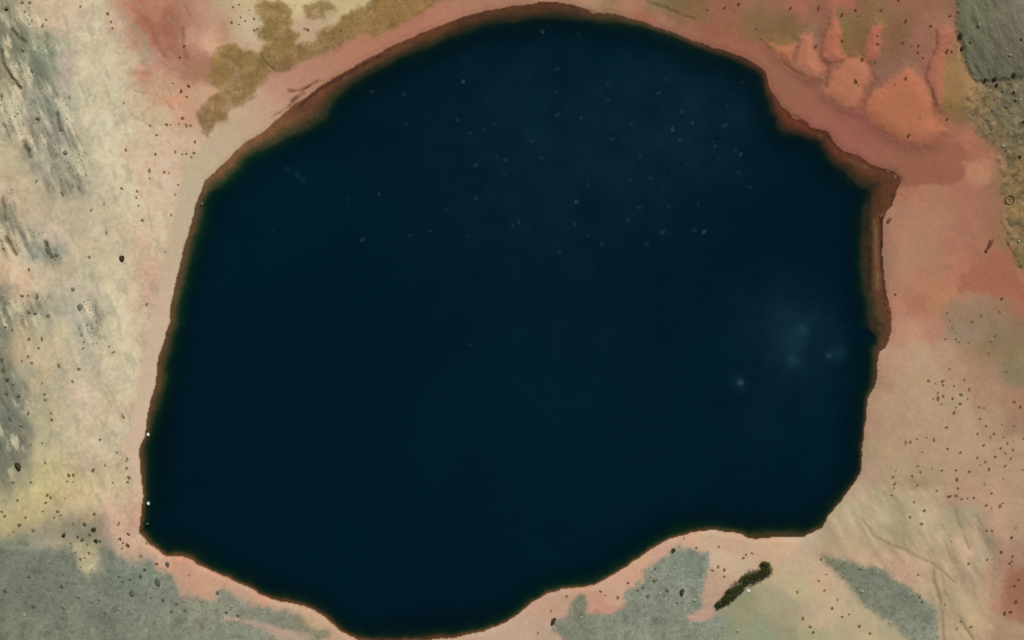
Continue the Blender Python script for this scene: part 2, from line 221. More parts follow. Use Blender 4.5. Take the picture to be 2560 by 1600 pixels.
PATCH = [
 (GREY_SW, [(40,1430,(116,120,103)),(200,1430,(117,122,105)),(350,1430,(118,126,110)),(430,1440,(126,130,114)),(100,1500,(110,114,97)),(250,1500,(118,122,105)),(400,1500,(125,128,111)),(520,1520,(140,138,117)),(620,1515,(140,140,122)),(60,1570,(118,121,102)),(250,1560,(120,123,104)),(420,1560,(128,130,111)),(560,1570,(136,138,117)),(700,1545,(128,128,110)),(780,1575,(132,128,98))], 14, 26, 'grey'),
 (GREY_S, [(1720,1400,(122,130,114)),(1680,1450,(135,140,122)),(1620,1450,(132,136,119)),(1730,1480,(134,140,122)),(1560,1500,(125,130,112)),(1650,1520,(130,134,116)),(1460,1500,(125,125,100)),(1420,1570,(128,130,113)),(1540,1570,(131,134,116)),(1680,1580,(136,138,118))], 10, 14, 'grey'),
 (GREY_SE, [(2100,1410,(124,126,100)),(2170,1420,(110,115,98)),(2220,1460,(117,122,104)),(2280,1500,(122,124,106)),(2200,1500,(128,126,108)),(2300,1550,(132,136,116)),(2340,1560,(135,134,116)),(2340,1600,(140,146,122))], 12, 9, 'grey'),
 (ROCK_NE, [(2410,20,(115,118,92)),(2420,50,(112,112,78)),(2420,90,(102,100,80)),(2470,30,(112,107,86)),(2530,30,(118,113,94)),(2480,90,(106,100,80)),(2540,80,(117,111,93)),(2450,140,(104,101,83)),(2500,130,(107,102,82)),(2550,150,(105,100,80)),(2470,180,(106,103,84)),(2530,180,(100,95,75))], 6, 6, 'rock'),
 (OLIVE[0], [(560,150,(148,120,72)),(600,180,(146,120,74)),(630,200,(140,116,72)),(560,210,(150,120,76)),(600,230,(148,122,74)),(530,290,(145,116,80)),(515,330,(138,110,72))], 10, 26, 'grass'),
 (OLIVE[1], [(660,40,(142,118,70)),(690,30,(152,122,76)),(700,70,(156,124,76)),(660,120,(140,116,72)),(700,140,(138,112,70)),(760,130,(138,112,72)),(720,160,(136,108,72)),(850,80,(136,110,68)),(920,60,(146,118,72)),(900,30,(150,120,72)),(1000,30,(148,116,70)),(1080,10,(146,114,70)),(950,80,(136,108,66))], 10, 24, 'grass'),
 (OLIVE[2], [(790,30,(146,122,80)),(810,20,(150,125,82))], 9, 16, 'grass'),
]
for i, f in enumerate(FANS):
    q = np.mean(np.array(f), 0)
    PATCH.append((f, [(q[0], q[1], [(178,112,82),(180,116,88),(176,108,82),(178,114,86),(176,106,84),(176,110,80),(170,108,84)][i])], 9, 7, 'fan'))
PATCH += [
 (T(1920,1200,[(2230,960),(2300,860),(2419,830),(2700,800),(2700,1350),(2419,1350),(2330,1340),(2240,1320),(2215,1250),(2230,1100)]), [(2530,1480,(150,103,82)),(2540,1560,(156,115,92))], 14, 18, 'soil'),
 (T(1920,400,[(1870,20),(1960,0),(2080,20),(2120,120),(2090,210),(1950,220),(1880,180)]), [(2450,430,(180,128,98))], 9, 14, 'soil'),
]
WBANK = [(520,346),(492,385),(462,420),(450,470),(440,530),(422,580),(413,640),(405,690),(394,750),(378,810),(362,870),(350,930),(340,1000),(330,1060),(322,1120),(326,1165),(352,1165)] + [(s[0] + 5, s[1] + 2) for s in SHORE if 340 < s[0] < 600 and 370 < s[1] < 1150 and s[0] < 570][:30]
NEBANK = [(1640,62),(1720,75),(1800,98),(1860,112),(1905,116),(1925,122),(1950,150),(2000,190),(2050,198),(2068,215),(2060,236),(2090,258),(2125,273),(2147,270),(2165,282),(2185,312),(2210,333),(2250,350),(2290,362),(2340,358),(2400,352),(2418,385),(2412,440),(2380,462),(2320,460),(2262,470),
 (2240,470),(2200,440),(2120,400),(2050,350),(1980,310),(1930,250),(1900,180),(1840,150),(1740,115)]
NWBANK = [(505,365),(520,346),(560,318),(597,285),(625,256),(650,232),(664,208),(668,186),(700,180),(760,158),(820,132),(880,105),(950,75),(1050,36),(1130,2),(1180,-30),(1300,-40),(1340,10),(1250,40),(1116,80),(983,130),(872,190),(772,260),(700,310),(626,365),(560,410)]
PATCH = [
 (WBANK, [(520,400,(190,170,140)),(470,480,(186,170,140)),(440,600,(189,168,140)),(410,720,(194,168,142)),(385,840,(196,170,144)),(360,960,(196,172,145)),(345,1080,(200,172,147))], 6, 5, 'bank'),
 (NWBANK, [(1190,10,(170,120,95)),(1120,30,(176,122,98)),(1050,60,(172,115,92)),(980,85,(172,118,92)),(920,115,(172,120,92)),(860,150,(178,122,98)),(800,180,(175,128,102)),(740,195,(178,128,105)),(700,215,(182,132,110)),(690,255,(190,148,122)),(650,270,(188,160,130)),(610,310,(190,162,132)),(560,350,(189,166,138))], 4, 3, 'bank'),
 (NEBANK, [(1700,85,(158,108,88)),(1780,105,(152,98,76)),(1850,128,(156,100,80)),(1930,160,(155,100,80)),(1980,210,(145,98,75)),(2000,250,(150,95,75)),(2060,280,(155,98,80)),(2120,320,(152,93,78)),(2200,370,(155,98,80)),(2280,410,(150,98,76)),(2340,410,(150,95,74)),(2400,400,(156,100,78))], 5, 5, 'bank'),
 ([(2400,690),(2440,670),(2480,640),(2510,640),(2535,670),(2560,720),(2600,760),(2480,735),(2420,725),(2390,740)], [(2460,700,(162,103,78))], 8, 8, 'bank'),
] + PATCH
# lines on the ground: points, half width (px), colour, strength, depth of the cut (m)
LINES = [  # dark cracks on the left slope: soil colour with crevice shade mixed in
 (T(0,0,[(15,470),(20,540),(50,640),(100,715),(190,840)]), 4, (72,65,48), .85, 1.6),
 (T(0,0,[(540,1080),(545,1160),(570,1240)]), 3.5, (78,72,56), .8, 1.5),
 (T(0,0,[(220,1340),(270,1420),(280,1490)]), 4.5, (78,72,52), .8, 1.6),
 (T(0,0,[(30,1180),(50,1220),(85,1290)]), 4, (100,92,68), .75, 1.2),
 (T(0,0,[(120,280),(160,340),(240,410)]), 6, (96,88,68), .75, 1.6),
 (T(0,0,[(430,930),(450,1030),(480,1110)]), 6, (118,116,98), .6, 1.0),
 (T(0,400,[(50,730),(100,810),(150,900)]), 4.5, (108,92,65), .8, 1.5),
 (T(0,400,[(430,780),(455,860),(490,920)]), 5, (66,70,52), .85, 1.6),
 (T(0,400,[(15,380),(40,480),(40,580)]), 6, (112,108,85), .7, 1.0),
 (T(0,400,[(170,650),(210,730),(240,820)]), 6, (145,138,118), .6, .8),
 (T(0,400,[(5,1250),(30,1340),(60,1430)]), 6, (95,100,84), .7, 1.0),
 (T(0,800,[(70,870),(90,930)]), 5, (88,86,66), .7, 1.0),
 (T(0,800,[(20,430),(30,510)]), 5, (100,98,78), .7, 1.0),
 (T(1920,0,[(560,240),(500,420),(490,540),(560,620),(560,720),(540,820)]), 4, (140,88,62), .7, .5),
 (T(1920,0,[(590,600),(700,590),(760,540)]), 4, (150,95,68), .6, .4),
 (T(1920,0,[(930,600),(990,690),(1010,760),(950,880),(900,960)]), 6, (140,88,66), .7, .6),
 (T(1920,0,[(1590,280),(1580,460),(1510,620),(1480,740),(1540,860),(1565,960),(1560,1090)]), 4.5, (140,86,66), .8, .8),
 (T(1920,0,[(270,440),(240,530),(215,600)]), 4, (148,95,66), .6, .4),
 (T(1920,0,[(100,560),(200,640),(310,720)]), 2.5, (130,82,58), .6, .4),
 (T(1300,0,[(1200,20),(1350,70),(1480,120),(1640,180)]), 3.5, (112,86,58), .7, .5),
 (T(1300,0,[(600,80),(720,115)]), 2.5, (110,72,45), .7, .3),
 (T(560,0,[(335,490),(360,560),(420,610),(480,670)]), 2.6, (112,84,52), .8, .6),
 (T(560,0,[(450,1110),(580,1030),(690,930),(760,880)]), 3.2, (128,94,68), .9, .5),
 (T(560,0,[(620,860),(700,860),(760,835),(880,770)]), 3.6, (104,68,46), .95, .6),
 (T(560,0,[(640,950),(700,900),(740,870)]), 4.2, (104,70,48), .95, .6),
 (T(560,0,[(880,770),(960,770),(1180,650)]), 2.5, (150,118,82), .5, .2),
 (T(1920,0,[(170,1040),(210,1080),(300,1120),(400,1180)]), 3, (110,62,44), .6, .3),
 (T(1920,400,[(900,0),(1000,65),(1110,100),(1200,110),(1260,190)]), 3, (105,62,42), .75, .4),
 (T(1920,400,[(1200,310),(1250,330),(1290,380)]), 4, (150,98,76), .6, .3),
 (T(1920,400,[(2250,760),(2300,850),(2330,920)]), 4, (140,85,62), .7, .5),
 (T(1920,1200,[(880,370),(950,450),(1000,540),(1120,600),(1300,670),(1440,750),(1560,800),(1650,870),(1760,970)]), 4, (150,132,100), .6, .5),
 (T(1920,1200,[(1560,830),(1565,960),(1610,1080),(1640,1250),(1660,1512),(1665,1700)]), 4.5, (140,124,94), .65, .7),
 (T(1920,1200,[(1640,900),(1680,1100)]), 3.5, (150,134,102), .5, .4),
 (T(1920,1200,[(1500,680),(1560,830)]), 3, (158,140,108), .55, .3),
 (T(1920,1200,[(1760,280),(1800,420),(1850,530),(1900,660)]), 3.5, (140,126,96), .6, .5),
 (T(1920,1200,[(1670,600),(1720,740),(1770,850)]), 3, (165,145,116), .5, .3),
 (T(1920,1200,[(1800,1290),(1870,1400),(1930,1500),(1960,1600)]), 3.5, (138,120,90), .6, .5),
 (T(1920,1200,[(2110,760),(2130,900),(2110,1100)]), 5, (152,136,108), .6, .4),
 (T(1920,1200,[(1960,330),(2000,420),(2080,600)]), 7, (150,132,105), .6, .4),
 (T(1920,1200,[(1040,440),(1160,465)]), 3, (158,145,112), .5, .2),
 (T(560,1200,[(0,1300),(330,1360),(480,1420),(640,1490),(740,1560)]), 7, (178,152,130), .7, -.2),
 (T(0,1200,[(-100,640),(80,640),(300,650),(520,640)]), 6, (158,148,128), .3, -.1),
 (T(1340,1200,[(1440,1300),(1540,1310),(1640,1270)]), 5, (190,145,128), .75, -.1),
 (T(0,0,[(1270,860),(1330,870),(1380,890)]), 4, (160,138,102), .6, .2),
 (T(0,0,[(1500,930),(1580,980),(1640,1030)]), 3, (165,118,90), .6, .2),
 (T(0,0,[(1210,1050),(1300,1130),(1420,1190)]), 3.5, (165,148,115), .55, .2),
 (T(0,0,[(1500,590),(1600,650),(1800,720)]), 3, (165,128,102), .5, .2),
 (T(0,0,[(1380,180),(1480,420),(1560,540)]), 8, (150,98,78), .6, .3),
 (T(0,0,[(1720,260),(1730,420),(1760,560)]), 6, (148,98,78), .65, .3),
 (T(0,0,[(1740,60),(1800,150)]), 5, (160,108,84), .6, .3),
 (T(0,0,[(1270,695),(1400,700)]), 6, (178,118,96), .7, .1),
 (T(1920,0,[(1810,430),(1800,520),(1850,640),(1950,790),(2010,840)]), 6, (168,136,98), .7, 0),
]
# streaks on the shallow shelf: same layout, no cut
BEDLINES = [
 (T(1920,400,[(1075,520),(1072,700),(1075,900),(1080,1050),(1095,1200),(1130,1330)]), 3.5, (56,30,20), .95),
 (T(1920,400,[(950,300),(950,600),(960,900),(955,1200)]), 6, (62,36,18), .8),
 (T(1920,400,[(1010,580),(1020,800),(1030,1000),(1040,1200)]), 5, (165,122,92), .75),
 (T(1920,400,[(1180,330),(1185,430),(1140,520)]), 5, (74,46,28), .85),
 (T(1920,400,[(900,0),(1000,65),(1110,100),(1200,110),(1260,190),(1230,260)]), 4, (86,50,32), .8),
 (T(1920,400,[(780,0),(860,40),(950,80)]), 4, (150,108,84), .5),
 (T(1920,0,[(180,1040),(210,1090),(300,1130),(420,1200)]), 4, (84,46,32), .8),
 (T(1920,0,[(400,1200),(470,1230),(560,1250),(600,1330),(690,1420),(780,1460)]), 5, (84,46,34), .8),
 (T(560,0,[(720,1000),(800,920),(900,850),(1000,790),(1180,690),(1340,600),(1480,530)]), 3.5, (72,46,28), .75),
 (T(560,0,[(1130,780),(1260,700),(1420,600)]), 4, (140,100,74), .45),
 (T(560,0,[(640,1040),(740,1030),(900,980)]), 10, (126,74,52), .6),
 (T(1920,800,[(1000,0),(1100,60),(1130,0)]), 5, (84,54,36), .7),
 (T(1920,800,[(930,10),(960,60),(950,130)]), 11, (190,84,70), .9),
]
# ------------------------------------------------------------------ materials
def nodes_of(name):
    m = bpy.data.materials.new(name); m.use_nodes = True
    nt = m.node_tree
    return m, nt, nt.nodes['Principled BSDF'], lambda t, **k: _nn(nt, t, k)
def _nn(nt, t, k):
    n = nt.nodes.new(t)
    for a, v in k.items(): setattr(n, a, v)
    return n
def ground_material(name, fine=0.16, bump=0.35):
    m, nt, b, N = nodes_of(name)
    L = nt.links.new
    at = N('ShaderNodeAttribute', attribute_name='soil')
    co = N('ShaderNodeNewGeometry')
    n1 = N('ShaderNodeTexNoise'); n1.inputs['Scale'].default_value = 0.55; n1.inputs['Detail'].default_value = 6; n1.inputs['Roughness'].default_value = 0.65
    n2 = N('ShaderNodeTexNoise'); n2.inputs['Scale'].default_value = 2.2; n2.inputs['Detail'].default_value = 3
    L(co.outputs['Position'], n1.inputs['Vector']); L(co.outputs['Position'], n2.inputs['Vector'])
    r1 = N('ShaderNodeMapRange'); r1.inputs[1].default_value = 0.3; r1.inputs[2].default_value = 0.7
    r1.inputs[3].default_value = 1 - fine; r1.inputs[4].default_value = 1 + fine * 0.8
    L(n1.outputs[0], r1.inputs[0])
    r2 = N('ShaderNodeMapRange'); r2.inputs[1].default_value = 0.25; r2.inputs[2].default_value = 0.75
    r2.inputs[3].default_value = 1 - fine * .5; r2.inputs[4].default_value = 1 + fine * .5
    L(n2.outputs[0], r2.inputs[0])
    mm = N('ShaderNodeMath', operation='MULTIPLY'); L(r1.outputs[0], mm.inputs[0]); L(r2.outputs[0], mm.inputs[1])
    mx = N('ShaderNodeVectorMath', operation='SCALE'); L(at.outputs['Color'], mx.inputs[0]); L(mm.outputs[0], mx.inputs['Scale'])
    L(mx.outputs[0], b.inputs['Base Color'])
    b.inputs['Roughness'].default_value = 0.95; b.inputs['Specular IOR Level'].default_value = 0.08
    bp = N('ShaderNodeBump'); bp.inputs['Strength'].default_value = bump; bp.inputs['Distance'].default_value = 0.25
    L(n1.outputs[0], bp.inputs['Height']); L(bp.outputs[0], b.inputs['Normal'])
    return m
def plain(name, col, var=0.25, scale=1.5, rough=0.9, bump=0.4, raw=False):
    """a procedural stone, leaf or bark material: one colour broken up by noise, a little different on every copy"""
    m, nt, b, N = nodes_of(name)
    L = nt.links.new
    a = col if raw else albedo(col)
    tc = N('ShaderNodeNewGeometry'); nz = N('ShaderNodeTexNoise')
    nz.inputs['Scale'].default_value = scale; nz.inputs['Detail'].default_value = 4
    L(tc.outputs['Position'], nz.inputs['Vector'])
    cr = N('ShaderNodeValToRGB')
    cr.color_ramp.elements[0].position = 0.3; cr.color_ramp.elements[1].position = 0.7
    cr.color_ramp.elements[0].color = (*[float(v) * (1 - var) for v in a], 1)
    cr.color_ramp.elements[1].color = (*[float(v) * (1 + var) for v in a], 1)
    L(nz.outputs[0], cr.inputs[0]); L(cr.outputs[0], b.inputs['Base Color'])
    b.inputs['Roughness'].default_value = rough; b.inputs['Specular IOR Level'].default_value = 0.05
    bp = N('ShaderNodeBump'); bp.inputs['Strength'].default_value = bump; bp.inputs['Distance'].default_value = 0.1
    L(nz.outputs[0], bp.inputs['Height']); L(bp.outputs[0], b.inputs['Normal'])
    return m

# ------------------------------------------------------------------ terrain: one height field, lake bed and surroundings
def graded(lo, hi, step, far):
    core = np.arange(lo, hi + step * .5, step)
    out = []; s = step; x = core[-1]
    while x < far:
        s *= 1.35; x += s; out.append(x)
    out = np.array(out)
    return np.concatenate([-(out - core[-1])[::-1] + core[0], core, out])
GX = graded(-334, 334, 0.75, 1500); GY = graded(-211, 211, 0.75, 1500)
NX, NY = len(GX), len(GY)
X, Y = np.meshgrid(GX, GY)                       # [row = y, column = x]
PX, PY = X / M_PX + 1280, 800 - Y / M_PX
wx = PX + 4.5 * fbm(PX, PY, 34, 4, .6); wy = PY + 4.5 * fbm(PX + 500, PY + 900, 34, 4, .6)
lake_sd, ea, et = poly_sd(SH, wx, wy, True)      # pixels, positive in the lake
w_sh = SH[ea, 2] * (1 - et) + SH[(ea + 1) % len(SH), 2] * et
dl = np.maximum(-lake_sd, 0) * M_PX              # metres from the water
di = np.maximum(lake_sd, 0)
t = di / w_sh
depth = 0.04 + 0.10 * np.minimum(t / .12, 1) + 0.30 * np.clip(t, 0, 1) + 1.25 * sstep(.32, 1.2, t) + np.minimum(np.maximum(di - w_sh * .9, 0) * M_PX * 0.42, 17)
depth = depth * (1 + 0.22 * fbm(PX, PY, 30, 3)) + 0.1 * fbm(PX, PY, 12, 3) * np.minimum(di / 6, 1)
Z = 0.03 + 0.45 * sstep(0, 3.5, dl) + 0.045 * np.minimum(dl, 400)
Z += 0.05 * np.maximum(0, -X - 205) * sstep(-205, -330, X) + 0.04 * np.maximum(0, X + Y - 330)
# where the photograph shows each spot of ground (first estimate), for the features below
def project(Zc):
    k = CAM_H / (CAM_H - np.clip(Zc, -5, 300))
    return X * k / M_PX + 1280, 800 - Y * k / M_PX
U, V = project(Z)
def inbox(P, pad):
    P = np.asarray([p[:2] for p in P], float)
    return (U > P[:, 0].min() - pad) & (U < P[:, 0].max() + pad) & (V > P[:, 1].min() - pad) & (V < P[:, 1].max() + pad)
def pmask(P, soft, ragged):
    m = np.zeros(U.shape)
    s = inbox(P, soft + ragged * 2 + 4)
    u, v = U[s], V[s]
    sd = poly_sd(P, u, v)
    sd = sd + ragged * fbm(u, v, max(ragged * 2.2, 8), 4, .6) + min(ragged, 8) * .6 * fbm(u + 60, v + 7, 7, 2)
    m[s] = sstep(-soft, soft, sd)
    return m
ROCKY = [[(-200,-200),(40,-200),(50,0),(110,60),(150,130),(135,200),(180,260),(190,330),(230,420),(225,500),(120,480),(80,420),(0,330),(-200,330)],
 [(-200,480),(30,480),(60,560),(120,590),(160,640),(140,680),(60,640),(-200,650)], [(-200,700),(30,740),(120,740),(130,800),(80,830),(-200,800)],
 [(-200,800),(20,860),(40,940),(75,960),(70,1060),(65,1150),(40,1210),(-200,1220)], [(190,740),(260,760),(260,860),(200,880),(190,800)]]
rocky = np.zeros(U.shape)
for P in ROCKY: rocky = np.maximum(rocky, pmask(P, 25, 22))
scrub = pmask([(2400,250),(2430,210),(2460,205),(2900,195),(2900,640),(2540,640),(2510,560),(2500,430),(2480,370),(2440,330)], 10, 12)
masks = [pmask(p[0], p[2], p[3]) for p in PATCH]
grey = np.maximum.reduce([m for m, p in zip(masks, PATCH) if p[4] == 'grey'])
rockne = [m for m, p in zip(masks, PATCH) if p[4] == 'rock'][0]
grass = np.maximum.reduce([m for m, p in zip(masks, PATCH) if p[4] == 'grass'])
fan = np.maximum.reduce([m for m, p in zip(masks, PATCH) if p[4] == 'fan'])
fandome = np.maximum.reduce([pmask(f_, 34, 3) for f_ in FANS])
# streaky relief of the bare rock, running down the slope
sa, sb = U * 0.34 + V * 0.94, U * 0.94 - V * 0.34
streak = fbm(sb, sa / 4.5, 11, 4, .55)
streak2 = fbm(sb + 300, sa / 2.2, 30, 5, .6)
ridged = 1 - np.abs(fbm(sb, sa / 3.0, 16, 3)) * 2
streak_ne = fbm(U * .93 + V * -.36, (U * .36 + V * .93) / 3, 12, 4, .55)
away = sstep(2, 30, dl)
Z += away * (0.9 * fbm(PX, PY, 170, 4) + 0.16 * fbm(PX, PY, 34, 4, .6))
Z += rocky * (0.85 * streak + 0.3 * ridged + .7 * streak2)
Z += (1 - rocky) * sstep(470, 300, U) * away * 0.18 * streak2
Z += rockne * (1.6 + 0.8 * streak_ne) + scrub * 0.9 * fbm(U, V, 14, 4, .6)
Z += grey * away * (0.25 + 0.16 * fbm(U, V, 12, 3, .6)) + grass * (0.35 + 0.18 * fbm(U, V, 10, 3, .6)) + fan * 0.3 + fandome * 2.6
lmask = []
for L_, hw, col, st, dep in LINES:
    s = inbox(L_, hw * 3 + 6)
    d = line_d(L_, U[s] + 2.5 * fbm(U[s], V[s], 16, 3), V[s] + 2.5 * fbm(U[s] + 99, V[s], 16, 3))
    wv = hw * (0.85 + 0.5 * fbm(U[s], V[s] + 300, 24, 2))
    f = np.exp(-(d / np.maximum(wv, 1)) ** 2 * 0.9)
    f = f * np.clip(0.85 + 0.9 * fbm(U[s] + 31, V[s] + 8, 20, 3), .15, 1)
    lmask.append((s, f))
    Z[s] -= dep * f * np.minimum(1, dl[s] / 2.0)
land = sstep(0.0, 0.4, dl)
inlake = lake_sd > 0
Z = np.where(inlake, -depth, np.maximum(Z, 0.03 + 0.02 * np.minimum(dl, 20)))
U, V = project(np.where(inlake, 0, Z))

# ------------------------------------------------------------------ colour of every spot of soil
def blend(xy, col, u, v, sig):
    num = 0; den = 0
    for (x, y), c in zip(xy, col):
        q = (u - x) ** 2 + (v - y) ** 2
        w = np.exp(-q / (2 * sig * sig)) + 2e-5 / (1 + q / 2e4) ** 2
        num = num + w[..., None] * c; den = den + w
    return num / den[..., None]
cu, cv = np.arange(-300, 2900, 10.0), np.arange(-300, 1950, 10.0)
CU, CV = np.meshgrid(cu, cv)
coarse = blend(CTRL_XY, CTRL_L, CU, CV, 17.0)
def bil(A, u, v):
    x = np.clip((u - cu[0]) / 10, 0, len(cu) - 1.001); y = np.clip((v - cv[0]) / 10, 0, len(cv) - 1.001)
    i, j = x.astype(int), y.astype(int); fx, fy = (x - i)[..., None], (y - j)[..., None]
    return (A[j, i] * (1 - fx) + A[j, i + 1] * fx) * (1 - fy) + (A[j + 1, i] * (1 - fx) + A[j + 1, i + 1] * fx) * fy
jx, jy = 16 * fbm(U, V, 40, 5, .62), 16 * fbm(U + 700, V + 200, 40, 5, .62)
COL = bil(coarse, U + jx, V + jy)
# mottling: dust, gravel and stain
west = sstep(520, 360, U)
amp = (0.045 + 0.065 * west + 0.10 * scrub) * (1 - .5 * sstep(2180, 2240, U) * sstep(380, 440, V) * sstep(780, 700, V) * (1 - scrub))
COL *= (1 + amp * 1.9 * fbm(U, V, 30, 5, .68) + amp * 1.3 * fbm(U, V, 7, 2, .6))[..., None]
hue = fbm(U + 40, V + 77, 60, 3)[..., None]
COL *= 1 + hue * np.array([0.02, -0.005, -0.025])
# flow marks on the lower right slope
flow = pmask([(2060,1300),(2150,1220),(2300,1190),(2480,1280),(2500,1420),(2470,1700),(2330,1700),(2330,1560),(2260,1440),(2120,1390)], 25, 15)
fl_n = fbm(U * .86 - V * .5 + 12 * fbm(U, V, 90, 2), (U * .5 + V * .86) / 5, 14, 4, .6)
fl_b = fbm(U * .8 - V * .6 + 30 * fbm(U, V, 120, 2), (U * .6 + V * .8) / 4, 34, 4, .6)
COL *= (1 + flow * (.22 * fl_n + .34 * fl_b))[..., None]
greyst = albedo((118, 116, 98)); palest = albedo((205, 192, 160))
k = (rocky * sstep(-0.02, 0.40, streak2 + .4 * streak + .25 * fbm(U, V, 7, 2)) * .7)[..., None]; COL = COL * (1 - k) + greyst * k
k = (rocky * sstep(0.05, 0.45, -streak2 - .4 * streak) * .7)[..., None]; COL = COL * (1 - k) + palest * k
k = ((1 - rocky) * west * sstep(0.12, 0.5, fbm(sb, sa / 3.0, 17, 4, .62)) * .42)[..., None]; COL = COL * (1 - k) + albedo((150, 146, 122)) * k
k = (scrub * sstep(0.02, 0.35, fbm(U, V, 13, 4, .65)) * .7)[..., None]; COL = COL * (1 - k) + albedo((88, 82, 58)) * k
k = (scrub * sstep(0.05, 0.4, fbm(U + 50, V, 14, 4, .65)) * .6)[..., None]; COL = COL * (1 - k) + albedo((150, 130, 98)) * k
for (P, pc, soft, rag, tg), m in zip(PATCH, masks):
    s = m > 0.003
    pcv = blend([(c[0], c[1]) for c in pc], [albedo(c[2]) for c in pc], U[s], V[s], 40.0)
    a = {'grey': .10, 'rock': .06, 'grass': .10, 'fan': .03, 'bank': .035, 'soil': .08}[tg]
    nz = 1 + a * (fbm(U[s], V[s], 14, 4, .6) + .8 * fbm(U[s], V[s], 5, 2))
    if tg == 'grass': nz += 0.34 * fbm(U[s], V[s], 30, 5, .65)
    if tg == 'rock': nz += 0.34 * streak_ne[s]
    if tg == 'grey': nz += 0.34 * fbm(U[s], V[s] * .7, 30, 5, .68) + 0.14 * sstep(.2, .6, fbm(U[s] + 11, V[s], 9, 3)) - 0.22 * sstep(.2, .5, fbm(U[s], V[s] + 91, 11, 3, .6))
    if tg == 'grass': m = m.copy(); m[s] *= .74 + .26 * sstep(-.38, -.05, fbm(U[s] + 5, V[s] + 60, 24, 4, .65))
    COL[s] = COL[s] * (1 - m[s][:, None]) + pcv * nz[:, None] * m[s][:, None]
for (s, f), (L_, hw, col, st, dep) in zip(lmask, LINES):
    q = np.minimum(f * st * 1.25, 1)[:, None]
    COL[s] = COL[s] * (1 - q) + albedo(col) * q
# damp ground at the waterline and the silt of the lake bed
wet = sstep(1.2, 0.0, dl)[..., None] * (~inlake)[..., None]
COL *= 1 - 0.10 * wet
bedc = blend([(650,330),(760,250),(900,150),(1350,20),(1600,60),(1900,180),(1960,290),(2100,380),(2220,450),(2190,520),(2190,620),(2200,720),(2220,820),(2180,950),(2150,1150),(1950,1350),(1500,1460),(800,1540),(400,1390),(350,1200),(390,930),(450,660),(520,440)],
  [albedo(np.array(c) * 1.1) for c in ((140,110,78),(118,82,58),(112,78,52),(96,68,42),(104,82,52),(98,66,38),(120,70,46),(118,68,46),(112,80,52),(96,66,38),(112,74,48),(118,84,58),(98,78,50),(88,70,46),(92,64,38),(92,70,40),(110,82,50),(112,70,42),(118,78,50),(116,84,56),(112,86,60),(118,94,66))], U, V, 90.0)
bedc = bedc * (1 + 0.18 * fbm(U, V, 18, 4, .6) + 0.14 * fbm(U, V, 5, 2))[..., None]
shelf_w = sstep(16, 42, w_sh)[..., None]
bedc = bedc * (np.array([1.22, .82, .74]) * shelf_w + np.array([.84, .72, .62]) * (1 - shelf_w))
for L_, hw, col, st in BEDLINES:
    s = inbox(L_, hw * 3 + 6)
    d = line_d(L_, U[s] + 2.5 * fbm(U[s], V[s], 16, 3), V[s] + 2.5 * fbm(U[s] + 99, V[s], 16, 3))
    q = (np.exp(-(d / hw) ** 2 * .9) * st * np.clip(.85 + .9 * fbm(U[s] + 31, V[s] + 8, 20, 3), .1, 1))[:, None]
    bedc[s] = bedc[s] * (1 - q) + albedo(col) * q
COL = np.where(inlake[..., None], bedc, COL)
COL = np.clip(COL, 0.004, 0.8)

# normals of the whole sheet, so that its pieces join without a seam
dzx = np.gradient(Z, axis=1) / np.gradient(X, axis=1); dzy = np.gradient(Z, axis=0) / np.gradient(Y, axis=0)
NRM = np.stack([-dzx, -dzy, np.ones_like(Z)], -1); NRM /= np.linalg.norm(NRM, axis=-1, keepdims=True)
VID = np.arange(NX * NY).reshape(NY, NX)
quads = np.stack([VID[:-1, :-1], VID[:-1, 1:], VID[1:, 1:], VID[1:, :-1]], -1).reshape(-1, 4)
def fmean(A): return ((A[:-1, :-1] + A[:-1, 1:] + A[1:, 1:] + A[1:, :-1]) / 4).ravel()
f_lake = fmean(inlake.astype(float)) > 0.45
f_grey = (fmean(grey) > .5) & ~f_lake; f_rock = (fmean(rockne) > .5) & ~f_lake; f_grass = (fmean(grass) > .5) & ~f_lake
def sheet(name, sel, mat, label):
    q = quads[sel]
    ids, inv = np.unique(q, return_inverse=True)
    me = bpy.data.meshes.new(name)
    co = np.stack([X.ravel()[ids], Y.ravel()[ids], Z.ravel()[ids]], -1).astype(np.float32)
    me.vertices.add(len(ids)); me.vertices.foreach_set('co', co.ravel())
    n = len(q)
    me.loops.add(n * 4); me.loops.foreach_set('vertex_index', inv.ravel().astype(np.int32))
    me.polygons.add(n); me.polygons.foreach_set('loop_start', np.arange(0, n * 4, 4, dtype=np.int32))
    me.polygons.foreach_set('loop_total', np.full(n, 4, np.int32))
    me.polygons.foreach_set('use_smooth', np.ones(n, bool))
    me.update(calc_edges=True)
    ca = me.attributes.new('soil', 'FLOAT_COLOR', 'POINT')
    rgba = np.ones((len(ids), 4), np.float32); rgba[:, :3] = COL.reshape(-1, 3)[ids]
    ca.data.foreach_set('color', rgba.ravel())
    me.normals_split_custom_set_from_vertices(NRM.reshape(-1, 3)[ids].tolist())
    me.materials.append(mat)
    o = bpy.data.objects.new(name, me); C.objects.link(o)
    o['kind'] = 'structure'; o['label'] = label; o['category'] = 'ground'
    return o
m_soil = ground_material('soil_material', 0.075, .25)
m_scree = ground_material('scree_material', 0.14, .5)
m_turf = ground_material('turf_material', 0.12, .3)
m_bed = ground_material('lake_bed_material', 0.20, .3)
sheet('ground', ~(f_lake | f_grey | f_rock | f_grass), m_soil, 'bare pale, pink and red earth all round the lake')
sheet('scree', f_grey, m_scree, 'grey scree along the bottom of the photo')
sheet('rock_slope', f_rock, m_scree, 'grey streaked rock slope in the upper right corner')
sheet('grassland', f_grass, m_turf, 'olive dry grass patches above the upper left shore')
